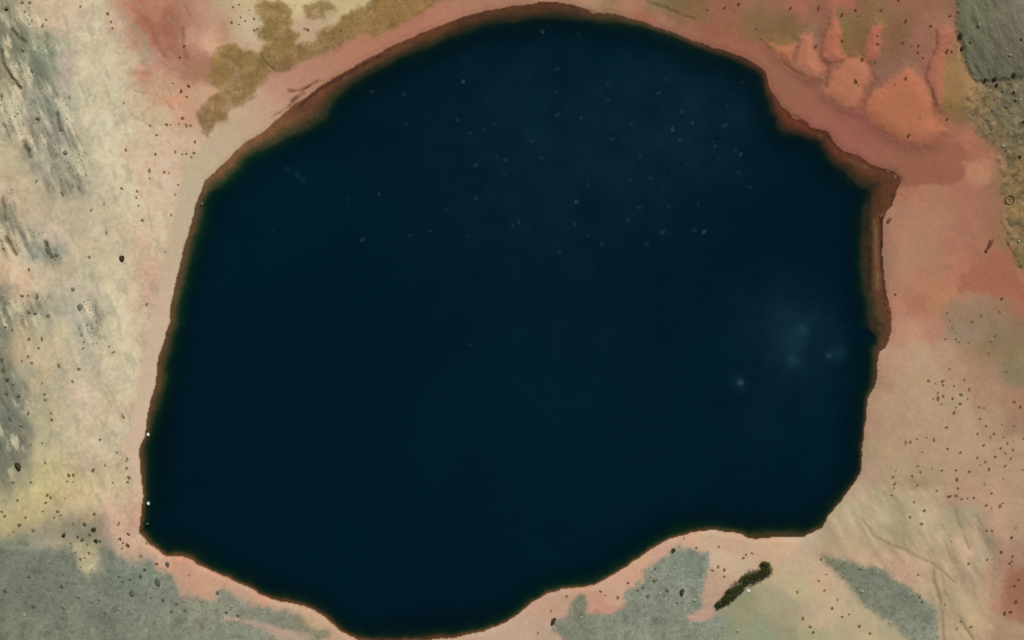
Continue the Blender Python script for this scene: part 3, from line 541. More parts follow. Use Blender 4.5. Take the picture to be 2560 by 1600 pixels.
b_ = sheet('lake_bed', f_lake, m_bed, 'brown silty lake bed seen through the shallows'); b_['category'] = 'lake bed'

def ground_at(x, y):
    i = np.clip(np.searchsorted(GX, x) - 1, 0, NX - 2); j = np.clip(np.searchsorted(GY, y) - 1, 0, NY - 2)
    fx = (x - GX[i]) / (GX[i + 1] - GX[i]); fy = (y - GY[j]) / (GY[j + 1] - GY[j])
    return (Z[j, i] * (1 - fx) + Z[j, i + 1] * fx) * (1 - fy) + (Z[j + 1, i] * (1 - fx) + Z[j + 1, i + 1] * fx) * fy
def spot(px, py):
    """the place on the ground that the photograph shows at this pixel"""
    x0, y0 = px2m(px, py); z = 0.0
    for _ in range(4):
        k_ = (CAM_H - z) / CAM_H
        z = max(0.0, float(ground_at(x0 * k_, y0 * k_)))
    k_ = (CAM_H - z) / CAM_H
    return float(x0 * k_), float(y0 * k_), z

# ------------------------------------------------------------------ the water
import bmesh
def water():
    m = bpy.data.materials.new('lake_water_material'); m.use_nodes = True
    nt = m.node_tree; nt.nodes.clear()
    N = lambda t_, **k_: _nn(nt, t_, k_); L = nt.links.new
    out = N('ShaderNodeOutputMaterial'); tr = N('ShaderNodeBsdfTransparent')
    df = N('ShaderNodeBsdfDiffuse'); gl = N('ShaderNodeBsdfGlossy'); gl.inputs['Roughness'].default_value = 0.08
    geo = N('ShaderNodeNewGeometry')
    nz = N('ShaderNodeTexNoise'); nz.inputs['Scale'].default_value = 0.05; nz.inputs['Detail'].default_value = 8; nz.inputs['Roughness'].default_value = .65
    L(geo.outputs['Position'], nz.inputs['Vector'])
    big = N('ShaderNodeTexNoise'); big.inputs['Scale'].default_value = 0.006; big.inputs['Detail'].default_value = 3
    L(geo.outputs['Position'], big.inputs['Vector'])
    # pale colour laid on the water: cloudy right patches, upper left wisp, broad haze
    total = None
    for px, py, r, s in ((1995,845,26,.20),(2010,820,16,.16),(1985,900,15,.16),(2095,880,22,.16),(2072,888,10,.16),(1851,957,9,.28),(1850,960,22,.10),(2010,830,85,.11),(1940,790,120,.07),(1970,930,120,.055),
                         (718,422,8,.14),(742,436,9,.12),(758,450,9,.10),(1900,1070,60,.03),(1720,300,200,.085),(1250,330,300,.05),(1450,470,330,.05),(1500,950,420,.02)):
        x, y = px2m(px, py)
        dd = N('ShaderNodeVectorMath', operation='DISTANCE'); L(geo.outputs['Position'], dd.inputs[0]); dd.inputs[1].default_value = (float(x), float(y), 0)
        mr = N('ShaderNodeMapRange', interpolation_type='SMOOTHSTEP'); mr.inputs[1].default_value = r * M_PX * 1.7; mr.inputs[2].default_value = 0; mr.inputs[3].default_value = 0; mr.inputs[4].default_value = s
        L(dd.outputs['Value'], mr.inputs[0])
        if total is None: total = mr.outputs[0]
        else:
            ad = N('ShaderNodeMath', operation='ADD'); L(total, ad.inputs[0]); L(mr.outputs[0], ad.inputs[1]); total = ad.outputs[0]
    nr = N('ShaderNodeMapRange'); nr.inputs[1].default_value = .3; nr.inputs[2].default_value = .7; nr.inputs[3].default_value = .25; nr.inputs[4].default_value = 1.5
    L(nz.outputs[0], nr.inputs[0])
    pl = N('ShaderNodeMath', operation='MULTIPLY'); L(total, pl.inputs[0]); L(nr.outputs[0], pl.inputs[1])
    mixc = N('ShaderNodeMixRGB'); mixc.inputs[1].default_value = (*WATER_DEEP, 1); mixc.inputs[2].default_value = (.20, .60, .70, 1)
    L(pl.outputs[0], mixc.inputs[0])
    br = N('ShaderNodeMapRange'); br.inputs[1].default_value = .35; br.inputs[2].default_value = .65; br.inputs[3].default_value = .88; br.inputs[4].default_value = 1.12
    L(big.outputs[0], br.inputs[0])
    sc = N('ShaderNodeVectorMath', operation='SCALE'); L(mixc.outputs[0], sc.inputs[0]); L(br.outputs[0], sc.inputs['Scale'])
    # a thin column of water sends back less light of its own than a deep one
    da = N('ShaderNodeAttribute', attribute_name='depth')
    dr = N('ShaderNodeMapRange', interpolation_type='SMOOTHSTEP'); dr.inputs[1].default_value = 0; dr.inputs[2].default_value = 11; dr.inputs[3].default_value = .30; dr.inputs[4].default_value = 1
    L(da.outputs['Fac'], dr.inputs[0])
    s2 = N('ShaderNodeVectorMath', operation='SCALE'); L(sc.outputs[0], s2.inputs[0]); L(dr.outputs[0], s2.inputs['Scale'])
    L(s2.outputs[0], df.inputs['Color'])
    m1 = N('ShaderNodeMixShader'); m1.inputs[0].default_value = 0.15; L(tr.outputs[0], m1.inputs[1]); L(df.outputs[0], m1.inputs[2])
    rp = N('ShaderNodeTexNoise'); rp.inputs['Scale'].default_value = 0.9; rp.inputs['Detail'].default_value = 4
    L(geo.outputs['Position'], rp.inputs['Vector'])
    bp = N('ShaderNodeBump'); bp.inputs['Strength'].default_value = .25; bp.inputs['Distance'].default_value = .2
    L(rp.outputs[0], bp.inputs['Height']); L(bp.outputs[0], gl.inputs['Normal'])
    fr = N('ShaderNodeFresnel'); fr.inputs[0].default_value = 1.33; L(bp.outputs[0], fr.inputs['Normal'])
    m2 = N('ShaderNodeMixShader'); L(fr.outputs[0], m2.inputs[0]); L(m1.outputs[0], m2.inputs[1]); L(gl.outputs[0], m2.inputs[2])
    L(m2.outputs[0], out.inputs['Surface'])
    va = N('ShaderNodeVolumeAbsorption'); va.inputs['Color'].default_value = (0.22, .66, .44, 1); va.inputs['Density'].default_value = WATER_ABS
    L(va.outputs[0], out.inputs['Volume'])
    # the water body: a level sheet on a 3 m grid, walls down into the ground all round, a floor under the bed
    s_ = 3.0
    ix = np.arange(math.floor((SH[:, 0].min() - 1280) * M_PX / s_) - 3, math.ceil((SH[:, 0].max() - 1280) * M_PX / s_) + 4)
    iy = np.arange(math.floor((800 - SH[:, 1].max()) * M_PX / s_) - 3, math.ceil((800 - SH[:, 1].min()) * M_PX / s_) + 4)
    wxx, wyy = np.meshgrid(ix * s_, iy * s_)
    sdw = poly_sd(SH, wxx / M_PX + 1280, 800 - wyy / M_PX)
    ok = sdw > -5.0
    dep_ = np.maximum(0, -ground_at(wxx, wyy))
    cell = ok[:-1, :-1] | ok[1:, :-1] | ok[1:, 1:] | ok[:-1, 1:]
    bm = bmesh.new(); dl_ = bm.verts.layers.float.new('depth'); vmap = {}
    def vv(j, i):
        if (j, i) not in vmap:
            v = bm.verts.new((float(wxx[j, i]), float(wyy[j, i]), 0.0)); v[dl_] = float(dep_[j, i]); vmap[(j, i)] = v
        return vmap[(j, i)]
    for j, i in zip(*np.nonzero(cell)): bm.faces.new((vv(j, i), vv(j, i + 1), vv(j + 1, i + 1), vv(j + 1, i)))
    edge = [e for e in bm.edges if len(e.link_faces) == 1]
    r = bmesh.ops.extrude_edge_only(bm, edges=edge)
    for v in [g for g in r['geom'] if isinstance(g, bmesh.types.BMVert)]: v.co.z = -32
    bmesh.ops.holes_fill(bm, edges=[e for e in bm.edges if len(e.link_faces) == 1])
    bmesh.ops.recalc_face_normals(bm, faces=bm.faces[:])
    me = bpy.data.meshes.new('lake'); bm.to_mesh(me); bm.free(); me.materials.append(m)
    o = bpy.data.objects.new('lake', me); C.objects.link(o)
    o['kind'] = 'structure'; o['label'] = 'dark blue lake with brown and green shallows'; o['category'] = 'lake'
WATER_DEEP = (0.002, 0.080, 0.145)
WATER_ABS = 0.9
water()
# ------------------------------------------------------------------ things on the ground
def link(name, me, loc=(0, 0, 0), rot=0.0, scale=(1, 1, 1), parent=None):
    o = bpy.data.objects.new(name, me); C.objects.link(o)
    o.location = loc; o.rotation_euler = (0, 0, rot); o.scale = scale
    if parent is not None: o.parent = parent
    return o
def mesh(name, verts, faces, mat, smooth=False):
    me = bpy.data.meshes.new(name); me.from_pydata([tuple(map(float, v)) for v in verts], [], faces)
    me.materials.append(mat)
    if smooth: me.polygons.foreach_set('use_smooth', np.ones(len(me.polygons), bool))
    me.update()
    return me
def tag(o, label, cat, group=None, kind=None):
    if label: o['label'] = label
    if cat: o['category'] = cat
    if group: o['group'] = group
    if kind: o['kind'] = kind
    return o
def boulder_mesh(seed, mat, rough=.28, flat=.75, sub=2):
    """an angular stone, one unit across, resting on its base"""
    r = np.random.default_rng(seed)
    bm = bmesh.new(); bmesh.ops.create_icosphere(bm, subdivisions=sub, radius=.5)
    pl = []
    for _ in range(9):
        n = r.normal(size=3); n /= np.linalg.norm(n); pl.append((Vector(n), r.uniform(.24, .43)))
    for v in bm.verts:
        for n, d in pl:                           # break off flat faces
            e = v.co.dot(n) - d
            if e > 0: v.co -= n * e
        v.co *= 1 + rough * .6 * (r.random() - .5)
        v.co.z = v.co.z * flat
    zl = min(v.co.z for v in bm.verts)
    for v in bm.verts: v.co.z -= zl + .12
    me = bpy.data.meshes.new('boulder'); bm.to_mesh(me); bm.free(); me.materials.append(mat)
    return me
def shrub_mesh(seed, mat, n=46):
    """a low cushion of many small leafy sprigs, one unit across"""
    r = np.random.default_rng(seed)
    V_, F_ = [], []
    lob = [(r.uniform(-.2, .2), r.uniform(-.2, .2), r.uniform(.22, .34)) for _ in range(3)]
    for k_ in range(n):
        lx, ly, lr = lob[k_ % 3]
        a = r.uniform(0, 6.283); el = r.uniform(.05, 1.45)
        d = np.array([math.cos(a) * math.cos(el), math.sin(a) * math.cos(el), math.sin(el)])
        root = np.array([lx, ly, 0.0]) + d * lr * r.uniform(.1, .45) * np.array([1, 1, .7])
        tip = np.array([lx, ly, 0.02]) + d * lr * r.uniform(.8, 1.25) * np.array([1, 1, .95])
        s = np.cross(d, [0, 0, 1.0]); s /= np.linalg.norm(s) + 1e-6
        s = s * r.uniform(.07, .13); up = np.array([0, 0, .06])
        i = len(V_)
        mid = (root + tip) / 2 + up
        V_ += [root, mid + s, tip, mid - s, mid + up * .6]
        F_ += [(i, i + 1, i + 4), (i + 1, i + 2, i + 4), (i + 2, i + 3, i + 4), (i + 3, i, i + 4)]
    i = len(V_)                                   # woody base
    for q in range(6):
        a = q * 1.047; V_.append((.10 * math.cos(a), .10 * math.sin(a), -.06))
    V_.append((0, 0, .16))
    F_ += [(i + q, i + (q + 1) % 6, i + 6) for q in range(6)]
    return mesh('shrub', V_, F_, mat)
m_sh = {'brown': plain('brown_shrub_leaves', (134, 110, 76), .22, 3), 'olive': plain('olive_shrub_leaves', (130, 117, 80), .22, 3),
        'red': plain('reddish_shrub_leaves', (122, 78, 52), .22, 3), 'grey': plain('grey_shrub_leaves', (144, 138, 114), .2, 3), 'green': plain('green_shrub_leaves', (92, 120, 70), .25, 3),
        'tan': plain('tan_shrub_leaves', (154, 128, 94), .2, 3)}
m_bo = {'dark': plain('dark_boulder_stone', (102, 102, 84), .25, 1.2), 'black': plain('black_boulder_stone', (60, 54, 40), .3, 1.2), 'pale': plain('pale_boulder_stone', (148, 150, 132), .15, 1.2),
        'white': plain('white_boulder_stone', (216, 220, 200), .12, 1.2), 'rust': plain('rust_boulder_stone', (122, 74, 56), .2, 1.2), 'mossy': plain('mossy_boulder_stone', (88, 94, 75), .25, 1.2), 'grey': plain('grey_boulder_stone', (122, 120, 98), .2, 1.2)}
shrub_me = {k_: [shrub_mesh(10 + 7 * i + len(k_), m_sh[k_]) for i in range(4)] for k_ in m_sh}
bould_me = {k_: [boulder_mesh(50 + 5 * i + len(k_), m_bo[k_]) for i in range(4)] for k_ in m_bo}

# x, y, width (all as read off the enlarged photograph), kind s = shrub / b = boulder, colour, stretch along y
def D(ox, oy, txt, default='s brown'):
    out = []
    for w in txt.split():
        f = w.split(','); k_, c = default.split()
        st = 1.0
        for e in f[3:]:
            if e in ('s', 'b'): k_ = e
            elif e[0].isdigit(): st = float(e)
            else: c = e
        x, y = ox + float(f[0]) * 640 / 2419, oy + float(f[1]) * 640 / 2419
        out.append([x, y, float(f[2]), k_, c, st])
    return out
DOTS = []
DOTS += D(0,0,"760,58,10 1065,260,11 1050,205,11 1020,130,13,1.3 280,25,13 1785,810,13,red 1715,860,12,red,1.3 1640,785,10,tan 1770,915,10,red 1725,1112,14 1575,1172,13,olive 1615,1172,9,olive 1690,1172,8,tan 1765,1185,12,tan 1800,1188,11,tan 1480,1272,11,tan 1845,1340,13,olive 1475,1450,13,olive,1.3 1655,1435,10,tan 1720,1455,9,olive 1760,1455,10,olive 1835,1440,13,olive 1810,1485,9,olive 1170,970,8,tan 2205,65,10,olive 2260,40,9,olive 2195,205,14 2275,165,8,olive 2320,195,9,olive 2395,180,13 2410,280,13 2260,230,8,olive 2360,95,8,olive 1740,435,10,red 1195,1410,12,olive,1.5 650,920,13,grey,1.4 400,250,10,tan 435,190,10,tan 230,110,9,tan 1420,1190,12,tan 1700,545,10,red")
DOTS += D(0,0,"360,1120,15,b,dark 620,1440,15,b,grey 60,80,17,b,mossy 310,660,12,b,grey,1.4 210,20,12,b,grey 20,900,12,b,grey 215,470,13,b,grey")
DOTS += D(0,400,"1410,98,13,tan 1555,115,12,tan 1410,175,9,tan 1600,120,8,tan 1295,298,12 1345,568,13,olive 1150,268,12,grey 1290,355,9,tan 1620,520,9,tan 1655,325,9,tan 1685,235,8,tan 865,470,12,grey 275,1035,14 210,1285,14 265,1280,9 35,840,12 1385,1370,15,tan 750,255,12,grey 685,250,12,grey 345,200,13,grey 845,920,12,grey 1560,870,8,tan 1005,690,12,grey 350,1290,16,olive,1.5 110,280,8,tan 1310,430,8,grey 985,415,9,grey")
DOTS += D(0,400,"1155,935,20,b,black,1.3 760,1390,18,b,grey,1.4 455,860,18,b,dark,1.7 540,890,13,b,grey 280,1430,16,b,grey 335,1445,12,b,grey 460,1470,12,b,grey 690,1220,13,b,grey 590,310,10,b,grey,2")
DOTS += D(0,800,"275,180,14,olive 400,180,13,olive,1.5 365,262,12,olive 555,433,16 745,460,15,olive 785,268,12,grey 770,140,11,grey 795,205,11,grey 205,390,10 265,345,13 300,405,12 685,580,13,grey 420,700,14,olive 430,750,13,olive 485,880,9,olive 490,940,13,olive 400,600,8,tan 1165,910,13,grey,1.6 945,1130,11 995,1370,12,grey 1105,1250,9,grey 1200,1320,13,grey,1.3 1195,1400,12,olive 885,1420,17 650,1468,15 695,1465,15 430,1350,11,olive 290,1180,11,olive 400,1165,10,olive 1070,305,12,grey 1030,250,9,grey 265,880,14,olive,1.5 1220,1490,16,olive 50,70,14 115,95,10")
DOTS += D(0,800,"175,1390,20,b,black,1.7 70,560,14,b,mossy 125,600,12,b,grey 65,690,14,b,dark,1.3 20,370,14,b,dark 180,715,13,b,mossy 95,930,13,b,dark,1.4 200,990,12,b,grey 35,470,12,b,mossy,1.4")
DOTS += D(0,1200,"290,20,12,olive 175,195,15,olive 455,150,18,olive 480,165,13,olive 435,215,13,olive 605,170,9,tan 20,290,13,olive 45,340,13,olive 240,355,13,olive 185,425,18 315,470,16 405,295,9,olive 545,300,16 575,335,11 510,355,11 635,15,9,tan 690,15,9,tan 890,310,17,olive 690,415,12,olive 1205,15,13,olive 1070,20,11,olive 1120,410,13,tan 1215,510,11,red 1135,555,13,red 1160,595,9,red 1205,620,15,red 1150,650,9,red 1325,715,16,tan 1480,790,13,red 840,690,13 715,685,9 765,745,13 800,735,9 670,600,11,olive 760,825,9,olive 830,610,10,olive 870,850,10,olive 125,490,9,olive 1380,600,10,tan 1785,900,10,tan 120,20,13,olive")
DOTS += D(0,1200,"600,520,15,b,black 800,415,14,b,dark 890,470,17,b,black 910,575,16,b,black 780,560,14,b,dark 850,515,10,b,dark 735,535,11,b,dark 945,575,11,b,dark 275,910,13,b,dark 585,1000,14,b,dark 50,1040,14,b,dark 320,1190,15,b,dark 1125,915,10,b,dark 1330,910,13,b,mossy 1160,960,9,b,dark 1370,845,12,b,mossy 1490,960,17,b,mossy,1.7 1585,800,14,b,mossy,1.6 1245,1070,14,b,mossy,1.7 1540,1130,13,b,dark 740,1100,13,b,grey 600,880,12,b,grey 860,1150,10,b,grey 1430,1105,10,b,grey 940,1130,10,b,grey 1230,940,9,b,dark 600,1200,13,b,grey,1.4 1670,1170,11,b,dark 1620,1240,11,b,dark 1750,1230,11,b,dark 2060,1060,13,b,dark 230,1275,10,b,pale 1130,1220,10,b,pale 2190,1190,10,b,pale 1895,1140,9,b,pale 2140,1250,11,b,dark 2250,1280,11,b,dark")
DOTS += D(1920,0,"210,85,14,red 480,85,15,red,1.6 695,140,14,red 830,95,12,red 1300,190,15,red 1230,5,10,red 1715,155,13,red 1540,245,12,red 365,240,13,tan 705,385,15,red 450,440,12,red,1.4 1035,415,12,red 1035,340,9,red 1275,405,12,red 1420,430,10,red 1415,495,9,red 885,570,14,red,1.5 1020,580,11,tan 825,770,15,red 855,800,9,tan 1300,740,12,red 1205,795,9,tan 1690,480,14,red 1735,490,11,red 1465,545,8,red 1330,1275,13,red 1440,1115,12,tan 1355,435,7,red 1090,460,9,tan 265,180,8,olive 860,150,9,olive 1070,95,11,red 1690,1135,14,red 1730,1000,13,olive,1.4")
DOTS += D(1920,0,"1905,405,9,b,black 1820,340,16,b,black,1.4 1835,460,11,b,black,1.6 2390,375,9,b,black 2250,1010,13,b,dark 2345,940,13,b,dark 2325,870,10,b,black 2160,800,12,b,black 2115,1215,10,b,dark 2120,1040,10,b,dark 2410,1150,10,b,black 2380,1480,13,b,black 2220,860,12,b,dark 2000,230,12,b,grey,1.8 2290,520,12,b,grey 1790,430,8,b,pale 2390,940,9,b,pale 2100,860,8,b,pale 2225,1380,10,b,pale 2060,750,13,b,black 2140,740,14,b,black 2320,700,15,b,black 2250,1420,9,b,dark 2290,1060,10,b,grey")
DOTS += D(1920,400,"1690,1445,12,tan 2185,1430,13,tan 2210,1310,11,red 2390,1000,22,olive 2370,960,12,olive 2270,800,12,red,1.6 2015,1470,13,olive 2235,145,13,olive 1130,110,11,olive 1200,160,12,olive,1.3 1175,380,11,red,1.4 2400,620,10,olive 2265,690,10,olive 1200,1270,11,red 1110,1350,12,red")
DOTS += D(1920,400,"1145,570,13,b,rust,1.7 2100,790,17,b,rust,2.2 2065,850,11,b,rust,1.6 1070,530,10,b,rust,1.6 1150,1420,12,b,rust,1.5 2370,770,9,b,pale")  # the longest stone and its neighbour are dark shapes added for a shaded pit
DOTS += D(1920,800,"1520,570,13 1650,575,14,olive,1.3 1655,615,11,olive 1605,740,19 1655,720,13 1605,690,11 1640,790,9 1560,740,9 1585,600,8,tan 1745,740,12 1825,705,15,olive 1905,655,12,tan 1815,795,13 1890,745,10,olive 1760,620,9,olive 1855,565,11,tan 1715,465,9,tan 1775,825,8 1755,875,15 1995,820,11,tan 2045,830,11,tan 2005,925,13 2055,998,13 1690,1015,13,olive 1985,1080,13,olive 2135,1078,13,olive 2105,1105,10,olive 2215,985,8,tan 2330,998,10,tan 2040,1185,13,olive 2225,1108,8,tan 2270,1165,13,olive 2205,1215,13,olive 2315,1225,11,olive 2250,1265,11,tan 2150,1283,15,olive 2295,1315,13,tan 1980,1305,11,olive 2055,1340,11,tan 2010,1365,8,tan 2085,1410,15,olive 2245,1380,11,tan 1695,1220,12,olive 1820,1252,11,olive 1565,1130,13,tan 1500,1110,8,tan 1300,1155,12,tan 1345,1152,14,olive 1405,1125,9,olive 1410,1380,12,tan 1440,1437,12 1360,1475,12 1180,1480,13,olive 1210,1420,7,tan 1550,1408,8,tan 1645,1422,11,olive 1780,1420,11 1910,1425,15,olive 1785,1500,13 1460,1250,8,tan 2330,770,13 2395,815,17 2225,1495,8,tan 2410,1410,8,tan 1675,180,12,tan 1775,180,8,red 1810,205,11,tan 1900,215,10,tan 1930,20,12 2115,205,10,olive 2145,150,11,olive 2090,310,13,tan 2255,490,10,olive 1740,75,9,tan 1725,10,9,tan 2410,1120,9 2320,1140,7,tan")
DOTS += D(1920,1200,"1195,35,14,olive,1.3 1190,75,9,olive 1175,138,12,olive 1600,95,12,tan 1790,75,11,red 1780,5,9,red 1720,150,16,red 1780,150,13 1835,172,13 1950,172,13 1885,172,7,red 2115,125,10,red 2065,240,13 2190,243,15 2220,222,9 2115,270,8,tan 1475,285,14 1340,353,12 1380,210,10,tan 1450,410,14,olive 2060,480,14 2120,480,12 2305,545,12,red 2345,450,9,tan 2080,625,9,tan 2070,750,12,olive 1900,790,12,tan 2205,680,13,red 2310,715,12,red 2285,790,13 2305,770,11 2310,820,9 1735,585,8,tan 1420,895,10,olive 710,915,11,olive 535,1035,13,olive 480,950,10,tan 610,1210,14,olive 655,1130,9,tan 555,890,8,tan 330,1310,14,olive 275,1060,12,tan 700,1290,12,olive 765,1275,10,olive 865,1380,14,olive 960,1440,15,olive 400,1390,14,olive 430,1440,14,olive 1825,1330,14,olive 1785,1400,12,tan 1920,1390,11,tan 2235,1260,13,red 2345,1150,14,red 2290,1250,12,red 2330,1000,11,red 2365,940,11,red 2050,40,9,tan 1410,45,11,tan 1455,1155,13,green 1430,1105,13,green 500,750,13,olive")
DOTS += D(1920,1200,"890,1050,10,b,pale 1680,1170,9,b,pale 880,840,11,b,grey 720,860,8,b,pale")
DOTS += D(560,0,"790,285,15,olive 1105,290,11,olive 1045,355,8,olive 310,270,13,olive 760,270,9,olive")
DOTS += D(1300,0,"1940,70,13,red 2070,40,13,red 2280,365,12,olive 2230,270,12,olive 1770,95,8,red 180,20,9,red 1400,60,9,olive")
DOTS += D(1340,1200,"1985,705,11 1960,740,12 2045,690,10,tan 1730,630,11,tan 1720,820,14,olive 1780,850,13 1665,855,12,tan 1780,915,11,tan 1400,555,8,red 870,970,10,red 605,1055,11,red 660,1090,8,tan 290,1100,11 770,1110,14 150,1240,12 20,1440,12,tan")
DOTS += D(1340,1200,"1295,670,15,b,black,1.5 1380,1060,15,b,black,1.7 165,1335,15,b,black,1.9 1120,950,12,b,dark 1060,1090,12,b,dark 1010,1010,10,b,dark 1240,1040,11,b,dark 1330,1160,9,b,dark 1130,830,12,b,grey 1515,640,8,b,dark 1095,910,10,b,pale 1160,935,9,b,pale 1260,895,8,b,pale 1170,1070,9,b,pale 1500,1130,12,b,pale 430,1300,9,b,pale 2005,1050,11,b,white 1905,1420,11,b,pale 960,1040,9,b,dark 1310,830,8,b,pale 1000,1080,8,b,pale")
# duplicates read from overlapping views
seen = []
for d in DOTS:
    if -6 < d[0] < 2566 and -6 < d[1] < 1606 and all((d[0] - e[0]) ** 2 + (d[1] - e[1]) ** 2 > 9 for e in seen): seen.append(d)
DOTS = seen
def region(x, y):
    if x < 700 and y < 330: return 'upper left slope'
    if x < 1300 and y < 330: return 'grass above lake'
    if x < 600 and y < 860: return 'slope left of lake'
    if x < 600 and y < 1150: return 'left edge ground'
    if x < 760 and y < 1385: return 'yellow lower-left ground'
    if x < 1000: return 'bottom-left scree'
    if x < 1950 and y > 1200: return 'shore below lake'
    if y > 1180 and x < 2300: return 'lower-right tan slope'
    if y > 1180: return 'bottom-right brown slope'
    if y > 780: return 'right sandy slope'
    if x > 2385 and y < 420: return 'upper-right grey rock'
    if y > 400: return 'right pink flat'
    return 'upper-right red earth'
CW = {'brown': 'dark brown', 'olive': 'olive', 'red': 'reddish', 'grey': 'grey', 'green': 'bright green', 'tan': 'faint tan', 'dark': 'dark grey', 'black': 'blackish', 'pale': 'pale', 'white': 'whitish', 'rust': 'rust-red', 'mossy': 'dark greenish'}
ORD = ['second', 'third', 'fourth', 'fifth', 'sixth', 'seventh', 'eighth', 'ninth', 'tenth', 'eleventh']
def naming(items, phrase, where):
    """a label for each of a set of look-alikes: which part of their patch of ground, and which one there from the left"""
    out = {}
    def rank(ds, part):
        ds = sorted(ds, key=lambda d: d[0]); n = len(ds)
        loc = ('in the %s part of the %s' % (part, where)) if part else 'on the ' + where
        for i, d in enumerate(ds):
            if n == 1: out[id(d)] = 'the only %s %s' % (phrase, loc)
            elif n == 2: out[id(d)] = '%s of two %ss %s' % ('left' if i == 0 else 'right', phrase, loc)
            elif i == 0: out[id(d)] = 'leftmost %s %s' % (phrase, loc)
            elif i == n - 1: out[id(d)] = 'rightmost %s %s' % (phrase, loc)
            else: out[id(d)] = '%s %s from left %s' % (ORD[i - 1], phrase, loc)
    if len(items) <= 5: rank(items, '')
    else:
        s = sorted(items, key=lambda d: d[1]); h_ = len(s) // 2
        for half, w1 in ((s[:h_], 'upper'), (s[h_:], 'lower')):
            if len(half) <= 5: rank(half, w1)
            else:
                q = sorted(half, key=lambda d: d[0]); m_ = len(q) // 2
                rank(q[:m_], w1 + '-left'); rank(q[m_:], w1 + '-right')
    return out
cells = {}
for d in DOTS:
    cells.setdefault((region(d[0], d[1]), d[3], d[4]), []).append(d)
for (rg, k_, c), ds in cells.items():
    noun = 'shrub' if k_ == 's' else 'boulder'
    names = naming(ds, CW[c] + ' ' + noun, rg)
    for d in ds:
        x, y, z = spot(d[0], d[1])
        pool = (shrub_me if k_ == 's' else bould_me)[c]
        i = int(abs(d[0] * 7 + d[1] * 13)) % 4
        w = d[2] * M_PX * (.92 if k_ == 's' else .84)
        hgt = w * (.6 if k_ == 's' else .8)
        # elongated stones and bushes lie along the slope streaks (tilted for the long ones)
        rot = random.uniform(0, 6.28) if d[5] == 1 else random.uniform(.15, .45) * (-1 if d[0] > 1400 and k_ == 'b' else 1)
        if d[5] > 1 and d[0] > 1340: rot = -random.uniform(.2, .6)
        o = link(noun, pool[i], (x, y, z), rot, (w, w * d[5], hgt))
        lb = names[id(d)]
        tag(o, lb, noun, '%s %ss of the %s' % (CW[c], noun, rg))

# white stones standing in the shallows by the left shore
for (px, py, w, lb) in ((370, 1258, 10, 'small bright white rock in the water at lower left shore'), (370, 1086, 9, 'pale rock at the water\'s edge halfway down the left shore'), (368, 1310, 7, 'faint grey rock in the water below the white rock at lower left shore'), (505, 510, 8, 'faint grey rock in the water at the upper left shore bend')):
    x, y = px2m(px, py); zb = float(ground_at(float(x), float(y)))
    c = 'white' if w >= 9 else 'grey'
    hh = (-zb + .9)
    tag(link('rock', bould_me[c][1], (float(x), float(y), zb - .1), .4, (w * M_PX, w * M_PX * 1.2, hh * 2.2)), lb, 'rock', 'rocks in the shallows of the left shore')
# ------------------------------------------------------------------ a ring of stones by the right edge
rx, ry, rz = spot(2525, 500)
ring = bpy.data.objects.new('stone_ring', None); C.objects.link(ring); ring.location = (rx, ry, rz)
tag(ring, 'small round ring of piled stones near the right edge', 'stone ring')
m_rs = plain('ring_stone', (142, 122, 86), .25, 1.0)
rs = [boulder_mesh(300 + i, m_rs, .3, .9, 1) for i in range(4)]
for k_ in range(26):
    a = 6.283 * k_ / 26 + random.uniform(-.05, .05); rr = 2.7 + random.uniform(-.15, .15)
    qx, qy = rr * math.cos(a), rr * math.sin(a)
    o = link('stone', rs[k_ % 4], (qx, qy, float(ground_at(rx + qx, ry + qy)) - rz), random.uniform(0, 6), (random.uniform(.8, 1.15),) * 2 + (random.uniform(1.3, 2.2),), ring)

# ------------------------------------------------------------------ the dark green row of trees below the lake
m_leaf = plain('dark_tree_leaves', (66, 70, 34), .35, 1.2, .8)
m_bark = plain('tree_bark', (88, 66, 46), .3, 3)
def tube(pts, rad, n=6):
    V_, F_ = [], []
    for j, (p, r_) in enumerate(zip(pts, rad)):
        for q in range(n):
            a = 6.283 * q / n; V_.append((p[0] + r_ * math.cos(a), p[1] + r_ * math.sin(a), p[2]))
        if j:
            b = len(V_) - 2 * n
            F_ += [(b + q, b + (q + 1) % n, b + n + (q + 1) % n, b + n + q) for q in range(n)]
    F_.append(tuple(range(len(V_) - n, len(V_))))
    return V_, F_
def add(A, B):
    n = len(A[0]); A[0].extend(B[0]); A[1].extend([tuple(i + n for i in f) for f in B[1]])
TREES = T(1340,1200,[(1735,1172,44),(1800,1128,58),(1855,1060,62),(1905,1000,66),(1965,935,64),(2040,905,72),(2110,870,78),(2175,845,66),(2165,795,44)])
LB = ['small tree at the lower left tip of the dark green row', 'second tree from the lower left tip of the dark green row', 'third tree from the lower left tip of the dark green row', 'fourth tree from the lower left tip of the dark green row',
      'middle tree of the dark green row below the lake', 'tree just right of the middle of the dark green row', 'broad tree in the upper right part of the dark green row', 'rightmost tree of the dark green row below the lake', 'small tree at the topmost corner of the dark green row']
